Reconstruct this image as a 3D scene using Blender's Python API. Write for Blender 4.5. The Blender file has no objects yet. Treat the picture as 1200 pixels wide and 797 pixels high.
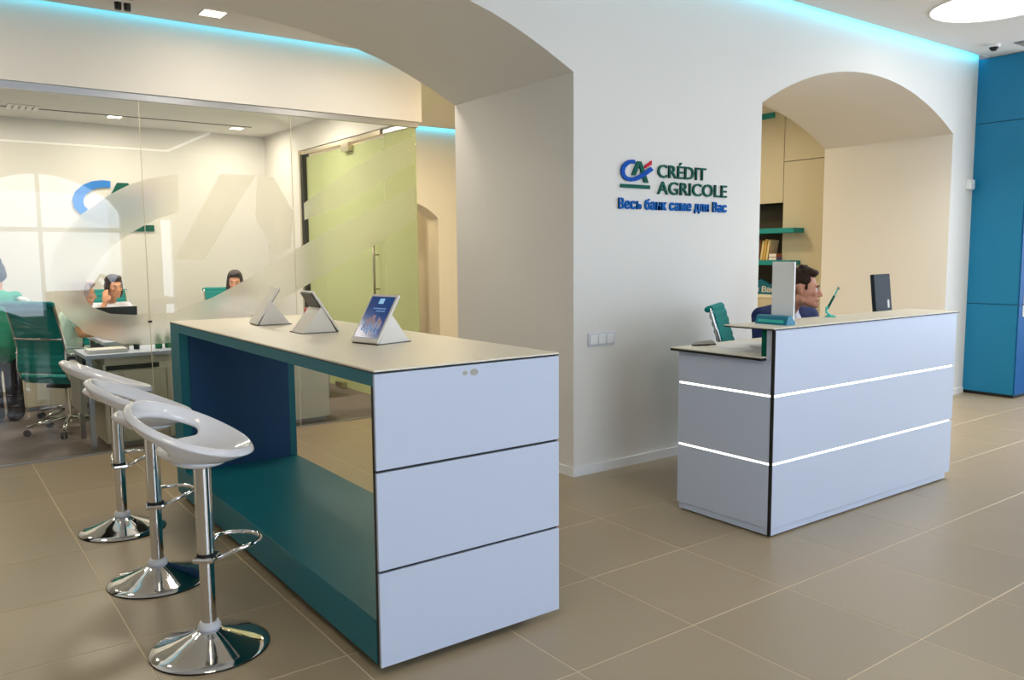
import bpy, bmesh, math, random
from mathutils import Vector, Matrix, Euler

random.seed(7)
S = bpy.context.scene
COL = S.collection
PI = math.pi
R = math.radians

# ------------------------------------------------------------------ camera
def make_camera():
    y, p, r = R(36.145), R(5.968), R(-0.432)
    fw = Vector((math.sin(y), math.cos(y), 0)); rt = Vector((math.cos(y), -math.sin(y), 0)); up = Vector((0, 0, 1))
    fw2 = fw * math.cos(p) - up * math.sin(p); up2 = up * math.cos(p) + fw * math.sin(p)
    rt3 = rt * math.cos(r) + up2 * math.sin(r); up3 = -rt * math.sin(r) + up2 * math.cos(r)
    cd = bpy.data.cameras.new('camera'); cd.sensor_width = 36; cd.lens = 956.3 / 1200 * 36; cd.clip_start = .05
    o = bpy.data.objects.new('camera', cd); COL.objects.link(o)
    m = Matrix((rt3, up3, -fw2)).transposed().to_4x4(); m.translation = (0, 0, 1.49)
    o.matrix_world = m; S.camera = o
make_camera()

# ------------------------------------------------------------------ world, exposure, large lights
W_ = bpy.data.worlds.new('world'); S.world = W_; W_.use_nodes = True
bg = W_.node_tree.nodes['Background']; bg.inputs[0].default_value = (.75, .86, 1, 1); bg.inputs[1].default_value = .25
S.view_settings.view_transform = 'Standard'; S.view_settings.look = 'None'
S.view_settings.exposure = 0.0; S.view_settings.gamma = 1; S.view_settings.use_curve_mapping = False

def area(name, loc, direction, sx, sy, power, col, spread=PI):
    d = bpy.data.lights.new(name, 'AREA'); d.shape = 'RECTANGLE'; d.size = sx; d.size_y = sy
    d.energy = power; d.color = col; d.spread = spread
    o = bpy.data.objects.new(name, d); COL.objects.link(o); o.location = loc
    o.rotation_euler = Vector(direction).to_track_quat('-Z', 'Y').to_euler()
    return o
DAY = (.46, .69, 1.0); WARM = (1.0, .77, .45); NEUT = (1.0, .93, .82)
# daylight through the windows behind the viewer and on the far right
area('daylight', (1.8, -2.30, 1.6), (0.25, 1, -.12), 2.2, 2.0, 30, DAY)
area('daylight', (10.4, -2.30, 1.6), (-.5, 1, -.10), 1.6, 2.0, 30, DAY)
area('daylight', (11.3, .4, 1.7), (-1, .12, -.10), 4.2, 2.0, 70, DAY)
# visible round ceiling disc, then two unseen lamps added to light the hall
for lx, ly, e, sp in ((7.07, 3.167, 30, 118), (4.2, 1.2, 14, 180), (7.4, .6, 20, 180)):
    area('hall_ceiling_light', (lx, ly, 3.40), (0, 0, -1), .7, .7, e, NEUT, R(sp))
area('warm_floor_fill', (.3, 1.6, 3.40), (0, 0, -1), .7, .7, 13, (1, .82, .56))  # unseen fill without a fitting, added to warm the floor at left
# warm passage and office lighting
for lx, ly, e in ((4.9, 6.3, 30), (5.2, 8.6, 48), (7.4, 7.0, 34)):
    area('passage_downlight', (lx, ly, 3.24), (0, 0, -1), .3, .3, e, WARM)
for lx, e in ((1.9, 12), (3.1, 10), (-.4, 16)): area('passage_downlight', (lx, 5.82, 3.24), (0, 0, -1), .3, .3, e, (1.0, .90, .76))
area('niche_warm_fill', (5.7, 10.85, 2.46), (0, 0, -1), .2, .2, 5, (1.0, .70, .36))  # no fitting here; fill added to give the niche a warm tone
for lx, ly, e in ((1.9, 9.9, 12), (3.27, 10.0, 11), (.5, 9.9, 11), (1.3, 8.3, 36), (3.0, 8.3, 34), (-.6, 8.3, 24)):
    area('office_downlight', (lx, ly, 3.01), (0, 0, -1), .3, .3, e, (1.0, .89, .73))
# cyan cove strips
CY = (.05, .58, .82)
area('cove_strip', (5.9, 4.035, 3.47), (0, .6, -.35), 6.0, .03, 6.5, CY)
area('cove_strip', (.4, 6.695, 3.31), (0, .6, -.35), 6.9, .03, 4.2, CY)
area('cove_strip', (5.6, 10.14, 3.30), (0, .6, -.35), 3.2, .03, 3, CY)

# ------------------------------------------------------------------ materials
def mat(name, col, rough=.5, metal=0, noise=0, nscale=8, bump=0, bscale=80, spec=.5, coat=0, emit=None, estr=0):
    m = bpy.data.materials.new(name); m.use_nodes = True
    nt = m.node_tree; b = nt.nodes['Principled BSDF']
    c = tuple(srgb(x) for x in col) + (1,)
    b.inputs['Base Color'].default_value = c
    b.inputs['Roughness'].default_value = rough; b.inputs['Metallic'].default_value = metal
    b.inputs['Specular IOR Level'].default_value = spec
    b.inputs['Coat Weight'].default_value = coat
    tc = None
    if noise or bump:
        tc = nt.nodes.new('ShaderNodeTexCoord')
    if noise:
        n = nt.nodes.new('ShaderNodeTexNoise'); n.inputs['Scale'].default_value = nscale; n.inputs['Detail'].default_value = 5
        nt.links.new(tc.outputs['Object'], n.inputs['Vector'])
        r = nt.nodes.new('ShaderNodeMapRange'); r.inputs['To Min'].default_value = 1 - noise; r.inputs['To Max'].default_value = 1 + noise
        nt.links.new(n.outputs['Fac'], r.inputs['Value'])
        mx = nt.nodes.new('ShaderNodeMix'); mx.data_type = 'RGBA'; mx.blend_type = 'MULTIPLY'; mx.inputs[0].default_value = 1
        mx.inputs[6].default_value = c; nt.links.new(r.outputs[0], mx.inputs[7]); nt.links.new(mx.outputs[2], b.inputs['Base Color'])
    if bump:
        n2 = nt.nodes.new('ShaderNodeTexNoise'); n2.inputs['Scale'].default_value = bscale
        nt.links.new(tc.outputs['Object'], n2.inputs['Vector'])
        bp = nt.nodes.new('ShaderNodeBump'); bp.inputs['Strength'].default_value = bump; bp.inputs['Distance'].default_value = .002
        nt.links.new(n2.outputs['Fac'], bp.inputs['Height']); nt.links.new(bp.outputs[0], b.inputs['Normal'])
    if emit:
        b.inputs['Emission Color'].default_value = tuple(srgb(x) for x in emit) + (1,); b.inputs['Emission Strength'].default_value = estr
    return m
def srgb(x):
    x /= 255.0
    return x / 12.92 if x <= .04045 else ((x + .055) / 1.055) ** 2.4

M = {}
M['wall'] = mat('wall_paint', (232, 229, 222), .75, noise=.012, nscale=2, bump=.05, bscale=120)
M['ceil'] = mat('ceiling_paint', (228, 226, 222), .85, noise=.01, nscale=2)
M['base'] = mat('skirting_white', (240, 240, 238), .4)
M['grout'] = mat('grout', (216, 200, 168), .8, noise=.05, nscale=30)
M['carpet'] = mat('carpet_grey_brown', (128, 118, 112), .95, noise=.16, nscale=60, bump=.5, bscale=300, spec=.1)
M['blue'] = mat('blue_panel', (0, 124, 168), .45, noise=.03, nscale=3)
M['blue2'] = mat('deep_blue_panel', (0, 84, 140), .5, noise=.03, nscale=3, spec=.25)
M['white_lam'] = mat('white_laminate', (198, 208, 228), .38, noise=.008, nscale=3)
M['cream_lam'] = mat('cream_laminate', (236, 228, 208), .42, noise=.012, nscale=4)
M['teal_lam'] = mat('teal_laminate', (0, 112, 128), .45, noise=.05, nscale=4)
M['navy_lam'] = mat('deep_blue_laminate', (0, 68, 116), .5, noise=.06, nscale=3)
M['black'] = mat('black_core', (22, 22, 24), .5)
M['darkmetal'] = mat('dark_metal', (60, 58, 54), .4, metal=.8)
M['alu'] = mat('brushed_aluminium', (176, 178, 182), .35, metal=.85, noise=.04, nscale=40)
M['steel'] = mat('satin_steel', (190, 180, 160), .28, metal=1)
M['chrome'] = mat('chrome', (225, 226, 228), .06, metal=1)
M['plastic'] = mat('white_gloss_plastic', (240, 240, 244), .12, coat=.6)
M['collar'] = mat('collar_plastic', (214, 216, 222), .3)
M['rubber'] = mat('black_rubber', (18, 18, 18), .7)
M['teal_fab'] = mat('teal_fabric', (0, 138, 134), .85, noise=.12, nscale=40, bump=.3, bscale=250)
M['white_fab'] = mat('white_mesh_fabric', (226, 232, 226), .8, noise=.05, nscale=40)
M['tab_white'] = mat('tablet_stand_white', (226, 222, 212), .4, noise=.01, nscale=6)
M['tab_gap'] = mat('tablet_dark_edge', (70, 66, 62), .4)
M['panel_tan'] = mat('cupboard_panel', (198, 192, 172), .5, noise=.02, nscale=3)
M['niche'] = mat('dark_niche', (60, 54, 44), .7, noise=.05, nscale=6)
M['shelf_teal'] = mat('teal_shelf', (0, 140, 146), .45, noise=.04, nscale=8)
M['paper'] = mat('paper', (238, 236, 232), .8, noise=.01)
M['cabinet'] = mat('cream_cabinet', (226, 220, 196), .45, noise=.012, nscale=4)
M['grey_panel'] = mat('grey_modesty_panel', (168, 166, 156), .5, noise=.02)
M['green'] = mat('logo_green', (0, 90, 74), .6, spec=.15)
M['logoblue'] = mat('logo_blue', (0, 78, 176), .6, spec=.15)
M['logobright'] = mat('logo_sky_blue', (30, 130, 220), .45, noise=.1, nscale=10)
M['logored'] = mat('logo_red', (206, 28, 52), .6, spec=.15)
M['slogan'] = mat('slogan_blue', (0, 100, 184), .6, spec=.15)
M['skin'] = mat('skin', (206, 148, 122), .5, noise=.04, nscale=30)
M['stubble'] = mat('stubbled_skin', (176, 124, 102), .65, noise=.12, nscale=90)
M['skin2'] = mat('skin_warm', (224, 160, 124), .5, noise=.04, nscale=30)
M['hair'] = mat('brown_hair', (46, 29, 18), .6, spec=.2, noise=.35, nscale=60, bump=.8, bscale=180)
M['hair_dark'] = mat('dark_hair', (42, 30, 30), .45, noise=.3, nscale=60, bump=.8, bscale=180)
M['hair_black'] = mat('black_hair', (28, 32, 44), .45, noise=.3, nscale=60, bump=.8, bscale=180)
M['hair_fair'] = mat('fair_hair', (164, 138, 134), .5, noise=.25, nscale=60, bump=.8, bscale=180)
M['suit'] = mat('navy_suit', (24, 44, 96), .8, noise=.08, nscale=60, bump=.2, bscale=300)
M['shirt'] = mat('white_shirt', (226, 228, 240), .7, noise=.02)
M['mint'] = mat('mint_blouse', (204, 224, 216), .8, noise=.04, nscale=20)
M['tunic'] = mat('green_tunic', (0, 150, 120), .8, noise=.08, nscale=20)
M['trouser'] = mat('dark_trousers', (34, 28, 44), .85, noise=.1, nscale=30)
M['lip'] = mat('lip', (186, 108, 98), .5)
M['eye'] = mat('eye_dark', (40, 30, 26), .3)
M['eyewhite'] = mat('eye_white', (225, 220, 214), .3)
M['turq'] = mat('turquoise_plastic', (60, 196, 180), .3)
M['teal_card'] = mat('teal_card', (0, 120, 150), .4, noise=.03)
M['screen_off'] = mat('dark_monitor', (40, 46, 52), .6, noise=.04, nscale=10, spec=.15)
M['led'] = mat('led_strip_white', (255, 250, 236), .5, emit=(255, 248, 226), estr=3.2)
M['disc'] = mat('luminous_disc', (255, 255, 255), .5, emit=(255, 252, 246), estr=4)
M['down'] = mat('downlight_face', (255, 250, 235), .5, emit=(255, 244, 220), estr=9)
M['daypane'] = mat('bright_daylight_pane', (240, 246, 255), .2, emit=(226, 238, 255), estr=4.5)
M['cyanled'] = mat('cyan_led', (20, 190, 230), .5, emit=(20, 200, 235), estr=2.5)
M['book_a'] = mat('book_ochre', (206, 164, 84), .7); M['book_b'] = mat('book_cream', (226, 206, 156), .7)
M['book_c'] = mat('book_rust', (186, 100, 64), .7); M['book_d'] = mat('book_violet', (120, 104, 160), .7)
M['book_e'] = mat('book_brown', (110, 72, 44), .7)
M['greenbottle'] = mat('green_glass', (16, 130, 70), .15, coat=.4)
M['red'] = mat('red_plastic', (196, 52, 50), .4)

def tile_mat():
    m = mat('floor_tile', (166, 149, 121), .34, noise=.05, nscale=1.3, bump=.03, bscale=200)
    nt = m.node_tree; b = nt.nodes['Principled BSDF']
    oi = nt.nodes.new('ShaderNodeObjectInfo')
    mr = nt.nodes.new('ShaderNodeMapRange'); mr.inputs['To Min'].default_value = .965; mr.inputs['To Max'].default_value = 1.035
    nt.links.new(oi.outputs['Random'], mr.inputs['Value'])
    old = b.inputs['Base Color'].links[0].from_socket
    mx = nt.nodes.new('ShaderNodeMix'); mx.data_type = 'RGBA'; mx.blend_type = 'MULTIPLY'; mx.inputs[0].default_value = 1
    nt.links.new(old, mx.inputs[6]); nt.links.new(mr.outputs[0], mx.inputs[7]); nt.links.new(mx.outputs[2], b.inputs['Base Color'])
    return m
M['tile'] = tile_mat()

def glass_mat(name, tint, refl=1.0):
    m = bpy.data.materials.new(name); m.use_nodes = True; nt = m.node_tree; nt.nodes.clear()
    out = nt.nodes.new('ShaderNodeOutputMaterial'); mix = nt.nodes.new('ShaderNodeMixShader')
    t = nt.nodes.new('ShaderNodeBsdfTransparent'); t.inputs[0].default_value = tint + (1,)
    g = nt.nodes.new('ShaderNodeBsdfGlossy'); g.inputs['Roughness'].default_value = 0.0
    f = nt.nodes.new('ShaderNodeFresnel'); f.inputs[0].default_value = 1.45
    k = nt.nodes.new('ShaderNodeMath'); k.operation = 'MULTIPLY'; k.inputs[1].default_value = refl
    nt.links.new(f.outputs[0], k.inputs[0]); nt.links.new(k.outputs[0], mix.inputs[0])
    nt.links.new(t.outputs[0], mix.inputs[1]); nt.links.new(g.outputs[0], mix.inputs[2]); nt.links.new(mix.outputs[0], out.inputs[0])
    return m
M['glass'] = glass_mat('clear_glass', (.975, .985, .975))

def frost_mat(name, col, clear=.1, trans=.6, rough=.35, ior=1.25):
    """etched film: part lambertian translucency, part rough see-through, a little clear"""
    m = bpy.data.materials.new(name); m.use_nodes = True; nt = m.node_tree; nt.nodes.clear()
    c = tuple(srgb(x) for x in col) + (1,)
    out = nt.nodes.new('ShaderNodeOutputMaterial')
    tl = nt.nodes.new('ShaderNodeBsdfTranslucent'); tl.inputs[0].default_value = c
    df = nt.nodes.new('ShaderNodeBsdfDiffuse'); df.inputs[0].default_value = c
    a = nt.nodes.new('ShaderNodeMixShader'); a.inputs[0].default_value = .35
    nt.links.new(tl.outputs[0], a.inputs[1]); nt.links.new(df.outputs[0], a.inputs[2])
    rf = nt.nodes.new('ShaderNodeBsdfRefraction'); rf.inputs['IOR'].default_value = ior; rf.inputs['Roughness'].default_value = rough
    rf.inputs[0].default_value = c
    b = nt.nodes.new('ShaderNodeMixShader'); b.inputs[0].default_value = trans
    nt.links.new(a.outputs[0], b.inputs[1]); nt.links.new(rf.outputs[0], b.inputs[2])
    tr = nt.nodes.new('ShaderNodeBsdfTransparent')
    d = nt.nodes.new('ShaderNodeMixShader'); d.inputs[0].default_value = clear
    nt.links.new(b.outputs[0], d.inputs[1]); nt.links.new(tr.outputs[0], d.inputs[2]); nt.links.new(d.outputs[0], out.inputs[0])
    return m
M['film'] = frost_mat('frosted_film', (255, 254, 250), clear=.0, trans=.84, rough=.5, ior=1.14)
M['greenfrost'] = frost_mat('green_frosted_glass', (216, 225, 192), clear=.04, trans=.12, rough=.4)

# ------------------------------------------------------------------ helpers
def V(*a): return Vector(a)
def link(o, parent=None):
    COL.objects.link(o)
    if parent is not None: o.parent = parent
    return o
def obj(name, bm, m, parent=None, smooth=False, loc=None):
    me = bpy.data.meshes.new(name); bm.normal_update(); bm.to_mesh(me); bm.free()
    me.materials.append(m)
    if smooth:
        for p in me.polygons: p.use_smooth = True
    o = bpy.data.objects.new(name, me); link(o, parent)
    if loc: o.location = loc
    return o
def shade_auto(o, ang=40):
    for p in o.data.polygons: p.use_smooth = True
    try: o.data.set_sharp_from_angle(angle=R(ang))
    except Exception: pass
    return o
def tag(o, label=None, cat=None, group=None, kind=None):
    if label: o['label'] = label
    if cat: o['category'] = cat
    if group: o['group'] = group
    if kind: o['kind'] = kind
    return o
def thing(name, label, cat, loc=(0, 0, 0), rz=0, group=None):
    o = bpy.data.objects.new(name, None); COL.objects.link(o); o.empty_display_size = .1
    o.location = loc; o.rotation_euler = (0, 0, rz)
    return tag(o, label, cat, group)
def add_box(bm, x0, x1, y0, y1, z0, z1, bevel=0, mtx=None):
    v = bmesh.ops.create_cube(bm, size=1)['verts']
    for q in v:
        q.co = Vector(((x0 + x1) / 2 + q.co.x * (x1 - x0), (y0 + y1) / 2 + q.co.y * (y1 - y0), (z0 + z1) / 2 + q.co.z * (z1 - z0)))
    if bevel:
        es = list({e for q in v for e in q.link_edges})
        r = bmesh.ops.bevel(bm, geom=es, offset=bevel, segments=2, affect='EDGES', profile=.6)
        v = list({q for f in r['faces'] for q in f.verts} | {q for q in v if q.is_valid})
    if mtx is not None:
        for q in v: q.co = mtx @ q.co
    return v
def box(name, b, m, parent=None, bevel=0, mtx=None):
    bm = bmesh.new(); add_box(bm, *b, bevel=bevel, mtx=mtx); return obj(name, bm, m, parent)
def struct(name, b, m, parent=None):
    o = box(name, b, m, parent)
    if parent is None: o['kind'] = 'structure'
    return o
def add_lathe(bm, prof, n=32, mtx=None):
    """prof: list of (r, z)"""
    rings = []
    for r, z in prof:
        if r < 1e-6: rings.append([bm.verts.new((0, 0, z))])
        else: rings.append([bm.verts.new((r * math.cos(2 * PI * i / n), r * math.sin(2 * PI * i / n), z)) for i in range(n)])
    for a, b in zip(rings, rings[1:]):
        for i in range(n):
            j = (i + 1) % n
            if len(a) == 1 and len(b) == 1: continue
            if len(a) == 1: bm.faces.new((a[0], b[j], b[i]))
            elif len(b) == 1: bm.faces.new((a[i], a[j], b[0]))
            else: bm.faces.new((a[i], a[j], b[j], b[i]))
    for ring, fl in ((rings[0], True), (rings[-1], False)):
        if len(ring) > 1: bm.faces.new(ring[::-1] if fl else ring)
    vs = [v for r in rings for v in r]
    if mtx is not None:
        for v in vs: v.co = mtx @ v.co
    return vs
def add_tube(bm, pts, r, n=10, closed=False, rv=None):
    pts = [Vector(p) for p in pts]; N = len(pts); rings = []
    prev = None
    for i, p in enumerate(pts):
        if closed: t = pts[(i + 1) % N] - pts[i - 1]
        else: t = pts[min(i + 1, N - 1)] - pts[max(i - 1, 0)]
        t.normalize()
        if prev is None:
            a = Vector((0, 0, 1)) if abs(t.z) < .9 else Vector((1, 0, 0))
            u = t.cross(a).normalized()
        else:
            u = (prev - t * prev.dot(t)).normalized()
        prev = u; w = t.cross(u); rr = rv[i] if rv else r
        rings.append([bm.verts.new(p + (u * math.cos(2 * PI * k / n) + w * math.sin(2 * PI * k / n)) * rr) for k in range(n)])
    seq = list(zip(rings, rings[1:])) + ([(rings[-1], rings[0])] if closed else [])
    for a, b in seq:
        for k in range(n):
            bm.faces.new((a[k], a[(k + 1) % n], b[(k + 1) % n], b[k]))
    if not closed:
        bm.faces.new(rings[0][::-1]); bm.faces.new(rings[-1])
def tube(name, pts, r, m, parent=None, closed=False, n=10, rv=None):
    bm = bmesh.new(); add_tube(bm, pts, r, n, closed, rv); return obj(name, bm, m, parent, smooth=True)
def add_prism(bm, pts, d, mtx=None):
    """pts: closed outline of 3D points (planar); extruded by vector d"""
    d = Vector(d); a = [bm.verts.new(Vector(p)) for p in pts]; b = [bm.verts.new(Vector(p) + d) for p in pts]
    n = len(pts)
    bm.faces.new(a[::-1]); bm.faces.new(b)
    for i in range(n): bm.faces.new((a[i], a[(i + 1) % n], b[(i + 1) % n], b[i]))
    if mtx is not None:
        for v in a + b: v.co = mtx @ v.co
    bmesh.ops.recalc_face_normals(bm, faces=bm.faces)
def prism(name, pts, d, m, parent=None, mtx=None):
    bm = bmesh.new(); add_prism(bm, pts, d, mtx); return obj(name, bm, m, parent)
def copy_tree(o, parent=None):
    c = o.copy(); COL.objects.link(c)
    if parent is not None: c.parent = parent
    for ch in list(o.children): copy_tree(ch, c)
    return c
def text(name, body, loc, rot, size, m, parent=None, depth=.004, bold=0, align='LEFT', width=None, spacing=1.0, split=False):
    cu = bpy.data.curves.new(name, 'FONT'); cu.body = body; cu.size = size; cu.extrude = depth
    cu.align_x = align; cu.space_character = spacing; cu.resolution_u = 3
    t = bpy.data.objects.new(name, cu); COL.objects.link(t)
    dg = bpy.context.evaluated_depsgraph_get(); dg.update()
    me = bpy.data.meshes.new_from_object(t.evaluated_get(dg)); bpy.data.objects.remove(t)
    if width:
        xs = [v.co.x for v in me.vertices]; k = width / (max(xs) - min(xs)); x0 = min(xs)
        for v in me.vertices: v.co.x = (v.co.x - x0) * k
    if bold:                       # heavier strokes: the outline joined with shifted copies of itself
        bm = bmesh.new()
        for q, (dx, dz) in enumerate(((-1, -1), (1, -1), (-1, 1), (1, 1), (0, 0))):
            m2 = me.copy(); m2.transform(Matrix.Translation((dx * bold, dz * bold * .6, q * .0002))); bm.from_mesh(m2); bpy.data.meshes.remove(m2)
        bm.to_mesh(me); bm.free()
    me.materials.clear(); me.materials.append(m)
    if not split:
        o = bpy.data.objects.new(name, me); link(o, parent); o.location = loc; o.rotation_euler = rot
        return o
    root = bpy.data.objects.new(name, None); link(root, parent); root.location = loc; root.rotation_euler = rot
    bm = bmesh.new(); bm.from_mesh(me); bm.verts.ensure_lookup_table()
    seen, parts = set(), []
    for v in bm.verts:                       # loose pieces, then pieces sharing the same x range are one letter
        if v in seen: continue
        st, comp = [v], []
        seen.add(v)
        while st:
            a = st.pop(); comp.append(a.co.copy() if False else a)
            for e in a.link_edges:
                b = e.other_vert(a)
                if b not in seen: seen.add(b); st.append(b)
        parts.append([min(q.co.x for q in comp), max(q.co.x for q in comp), comp])
    parts.sort(key=lambda q: q[0] - q[1]); groups = []
    for a, b, comp in parts:
        for g in groups:
            if min(b, g[1]) - max(a, g[0]) > .6 * (b - a): g[2] += comp; break
        else: groups.append([a, b, list(comp)])
    for a, b, comp in sorted(groups, key=lambda q: q[0]):
        keep = set(comp); idx = {q: k for k, q in enumerate(comp)}
        me2 = bpy.data.meshes.new('letter')
        me2.from_pydata([tuple(q.co) for q in comp], [], [[idx[q] for q in f.verts] for f in bm.faces if f.verts[0] in keep])
        me2.materials.append(m); link(bpy.data.objects.new('letter', me2), root)
    bm.free(); bpy.data.meshes.remove(me)
    return root

# ------------------------------------------------------------------ structure
WY, WY2, WX = 4.092, 5.513, 8.90
floor = struct('floor', (-3.2, 11.5, -2.6, 6.79, -.12, -.0012), M['grout'])
TX = [.605 + .612 * k for k in range(-5, 15)]; TY = [1.507 + .611 * k for k in range(-2, 9)]
def tile_mesh(w, d):
    bm = bmesh.new(); v = add_box(bm, .0030, w - .0030, .0030, d - .0030, -.02, 0)
    top = [e for e in bm.edges if all(abs(q.co.z) < 1e-6 for q in e.verts)]
    bmesh.ops.bevel(bm, geom=top, offset=.0006, segments=1, affect='EDGES')
    me = bpy.data.meshes.new('tile'); bm.to_mesh(me); bm.free(); me.materials.append(M['tile']); return me
t_full = tile_mesh(.612, .611); t_cut = tile_mesh(.612, 6.79 - TY[-1])
for i, x in enumerate(TX):
    for j, y in enumerate(TY):
        if y > 4.2 and (x > 4.0 and y < 5.3): continue
        if i < 3 and j < 2: continue
        o = bpy.data.objects.new('tile', t_cut if j == len(TY) - 1 else t_full); link(o, floor)
        o.location = (x, y, (random.random() - .5) * .0006)
bm = bmesh.new()          # the tiles outside the picture, joined
for x in [.605 + .612 * k for k in range(-6, 18)]:
    for y in [1.507 + .611 * k for k in range(-7, 9)]:
        inside = any(abs(x - a) < .01 for a in TX) and any(abs(y - b) < .01 for b in TY)
        skipped = inside and ((y > 4.2 and x > 4.0 and y < 5.3) or (x < TX[3] - .1 and y < TY[2] - .1))
        if not inside or skipped:
            add_box(bm, max(x, -3.2) + .0025, x + .6095, max(y, -2.6) + .0025, min(y + .6085, 6.788), -.02, 0)
o = obj('tile_field', bm, M['tile'], floor); o['kind'] = 'stuff'
struct('carpet', (-3.2, 3.90, 6.79, 10.8, -.12, .002), M['carpet'])
struct('floor_corridor', (3.90, 11.5, 6.79, 10.6, -.12, .0), M['tile'])

def arch_pts(xc, hw, zs, za, n=24):
    rise = za - zs; rad = (hw * hw + rise * rise) / (2 * rise); zc = za - rad
    a0 = math.asin(hw / rad)
    return [(xc - rad * math.sin(a0 - 2 * a0 * i / n), zc + rad * math.cos(a0 - 2 * a0 * i / n)) for i in range(n + 1)]
def arched_wall(name, x0, x1, y0, y1, ztop, arches, m):
    """wall along x with arched openings down to the floor (arches: xc, hw, zs, za), extruded in y"""
    prof = [(x0, 0)]
    for a in arches:
        if isinstance(a, list):
            prof += [(a[0][0], 0)] + a + [(a[-1][0], 0)]; continue
        xc, hw, zs, za = a
        prof += [(xc - hw, 0)] + arch_pts(xc, hw, zs, za) + [(xc + hw, 0)]
    prof += [(x1, 0), (x1, ztop), (x0, ztop)]
    bm = bmesh.new(); add_prism(bm, [(x, y0, z) for x, z in prof], (0, y1 - y0, 0))
    o = obj(name, bm, m); o['kind'] = 'structure'; shade_auto(o, 30); return o
half = [(3.492, 2.65), (3.378, 2.704), (3.268, 2.757), (3.135, 2.814), (3.0, 2.867), (2.85, 2.917), (2.69, 2.959), (2.5, 2.997), (2.29, 3.03), (2.0, 3.062), (1.65, 3.086)]
wide = [(2.6 - x, z) for x, z in half] + [(1.3, 3.094)] + half[::-1]
arched_wall('wall_front', -3.2, WX, WY, WY2, 3.62, [wide, (6.93, 1.515, 2.653, 3.049)], M['wall'])
# baseboards of the pier and the right stub
def bb(name, b): struct(name, b, M['base'])
bb('baseboard_pier_front', (3.480, 5.427, 4.078, 4.092, 0, .062))
bb('baseboard_pier_left', (3.480, 3.492, 4.0921, 5.52, 0, .062))
bb('baseboard_pier_right', (5.415, 5.427, 4.0921, 5.52, 0, .062))
bb('baseboard_right', (8.433, 8.89, 4.078, 4.092, 0, .062))
bb('baseboard_arch_right', (8.433, 8.445, 4.0921, 5.52, 0, .062))
# main hall ceiling with cove gap along the front wall
struct('ceiling', (-3.2, 11.5, -2.6, 4.0, 3.43, 3.46), M['ceil'])
struct('ceiling_cove', (-3.2, 11.5, -2.6, 4.2, 3.60, 3.68), M['ceil'])
struct('trim_1', (-3.2, WX, 3.975, 3.99, 3.46, 3.50), M['ceil'])
# passage behind the front wall
struct('ceiling_passage', (-3.2, 9.2, 5.4, 6.66, 3.27, 3.30), M['ceil'])
struct('ceiling_corridor', (3.915, 9.2, 6.661, 10.05, 3.27, 3.30), M['ceil'])
struct('ceiling_cover', (-3.2, 9.2, 5.4, 10.4, 3.40, 3.46), M['ceil'])
struct('wall_passage_left', (-3.3, -3.2, -2.6, 10.8, 0, 3.62), M['wall'])
struct('wall_fascia', (-3.2, 3.910, 6.75, 6.90, 2.722, 3.40), M['wall'])
arched_wall('wall_corridor_back', 3.9, 9.2, 10.2, 10.5, 3.40, [(5.55, .60, 2.02, 2.26)], M['wall'])
struct('wall_corridor_niche', (4.6, 6.6, 11.2, 11.3, 0, 2.6), M['wall'])
struct('ceiling_corridor_niche', (4.6, 6.6, 10.5, 11.2, 2.5, 2.6), M['wall'])
struct('wall_corridor_niche_right', (6.5, 6.6, 10.5, 11.2, 0, 2.5), M['wall'])
struct('floor_corridor_niche', (4.6, 6.6, 10.6, 11.2, -.12, 0), M['tile'])
# office shell
struct('wall_office_back', (-3.2, 3.92, 10.673, 10.80, 0, 3.30), M['wall'])
struct('ceiling_office', (-3.2, 3.92, 6.90, 10.673, 3.04, 3.08), M['ceil'])
struct('wall_office_right', (3.815, 3.915, 9.50, 10.673, 0, 3.04), M['wall'])
struct('wall_office_header', (3.815, 3.915, 6.90, 9.50, 2.74, 3.04), M['wall'])
struct('wall_office_upper', (3.815, 3.915, 6.90, 10.673, 3.081, 3.27), M['wall'])
bb('baseboard_office_back', (-3.2, 3.80, 10.66, 10.673, .002, .08))
bb('baseboard_office_right', (3.800, 3.815, 9.50, 10.66, .002, .08))
struct('trim_office_slot', (-2.5, 3.4, 9.93, 9.95, 3.034, 3.0401), M['darkmetal'])
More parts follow.
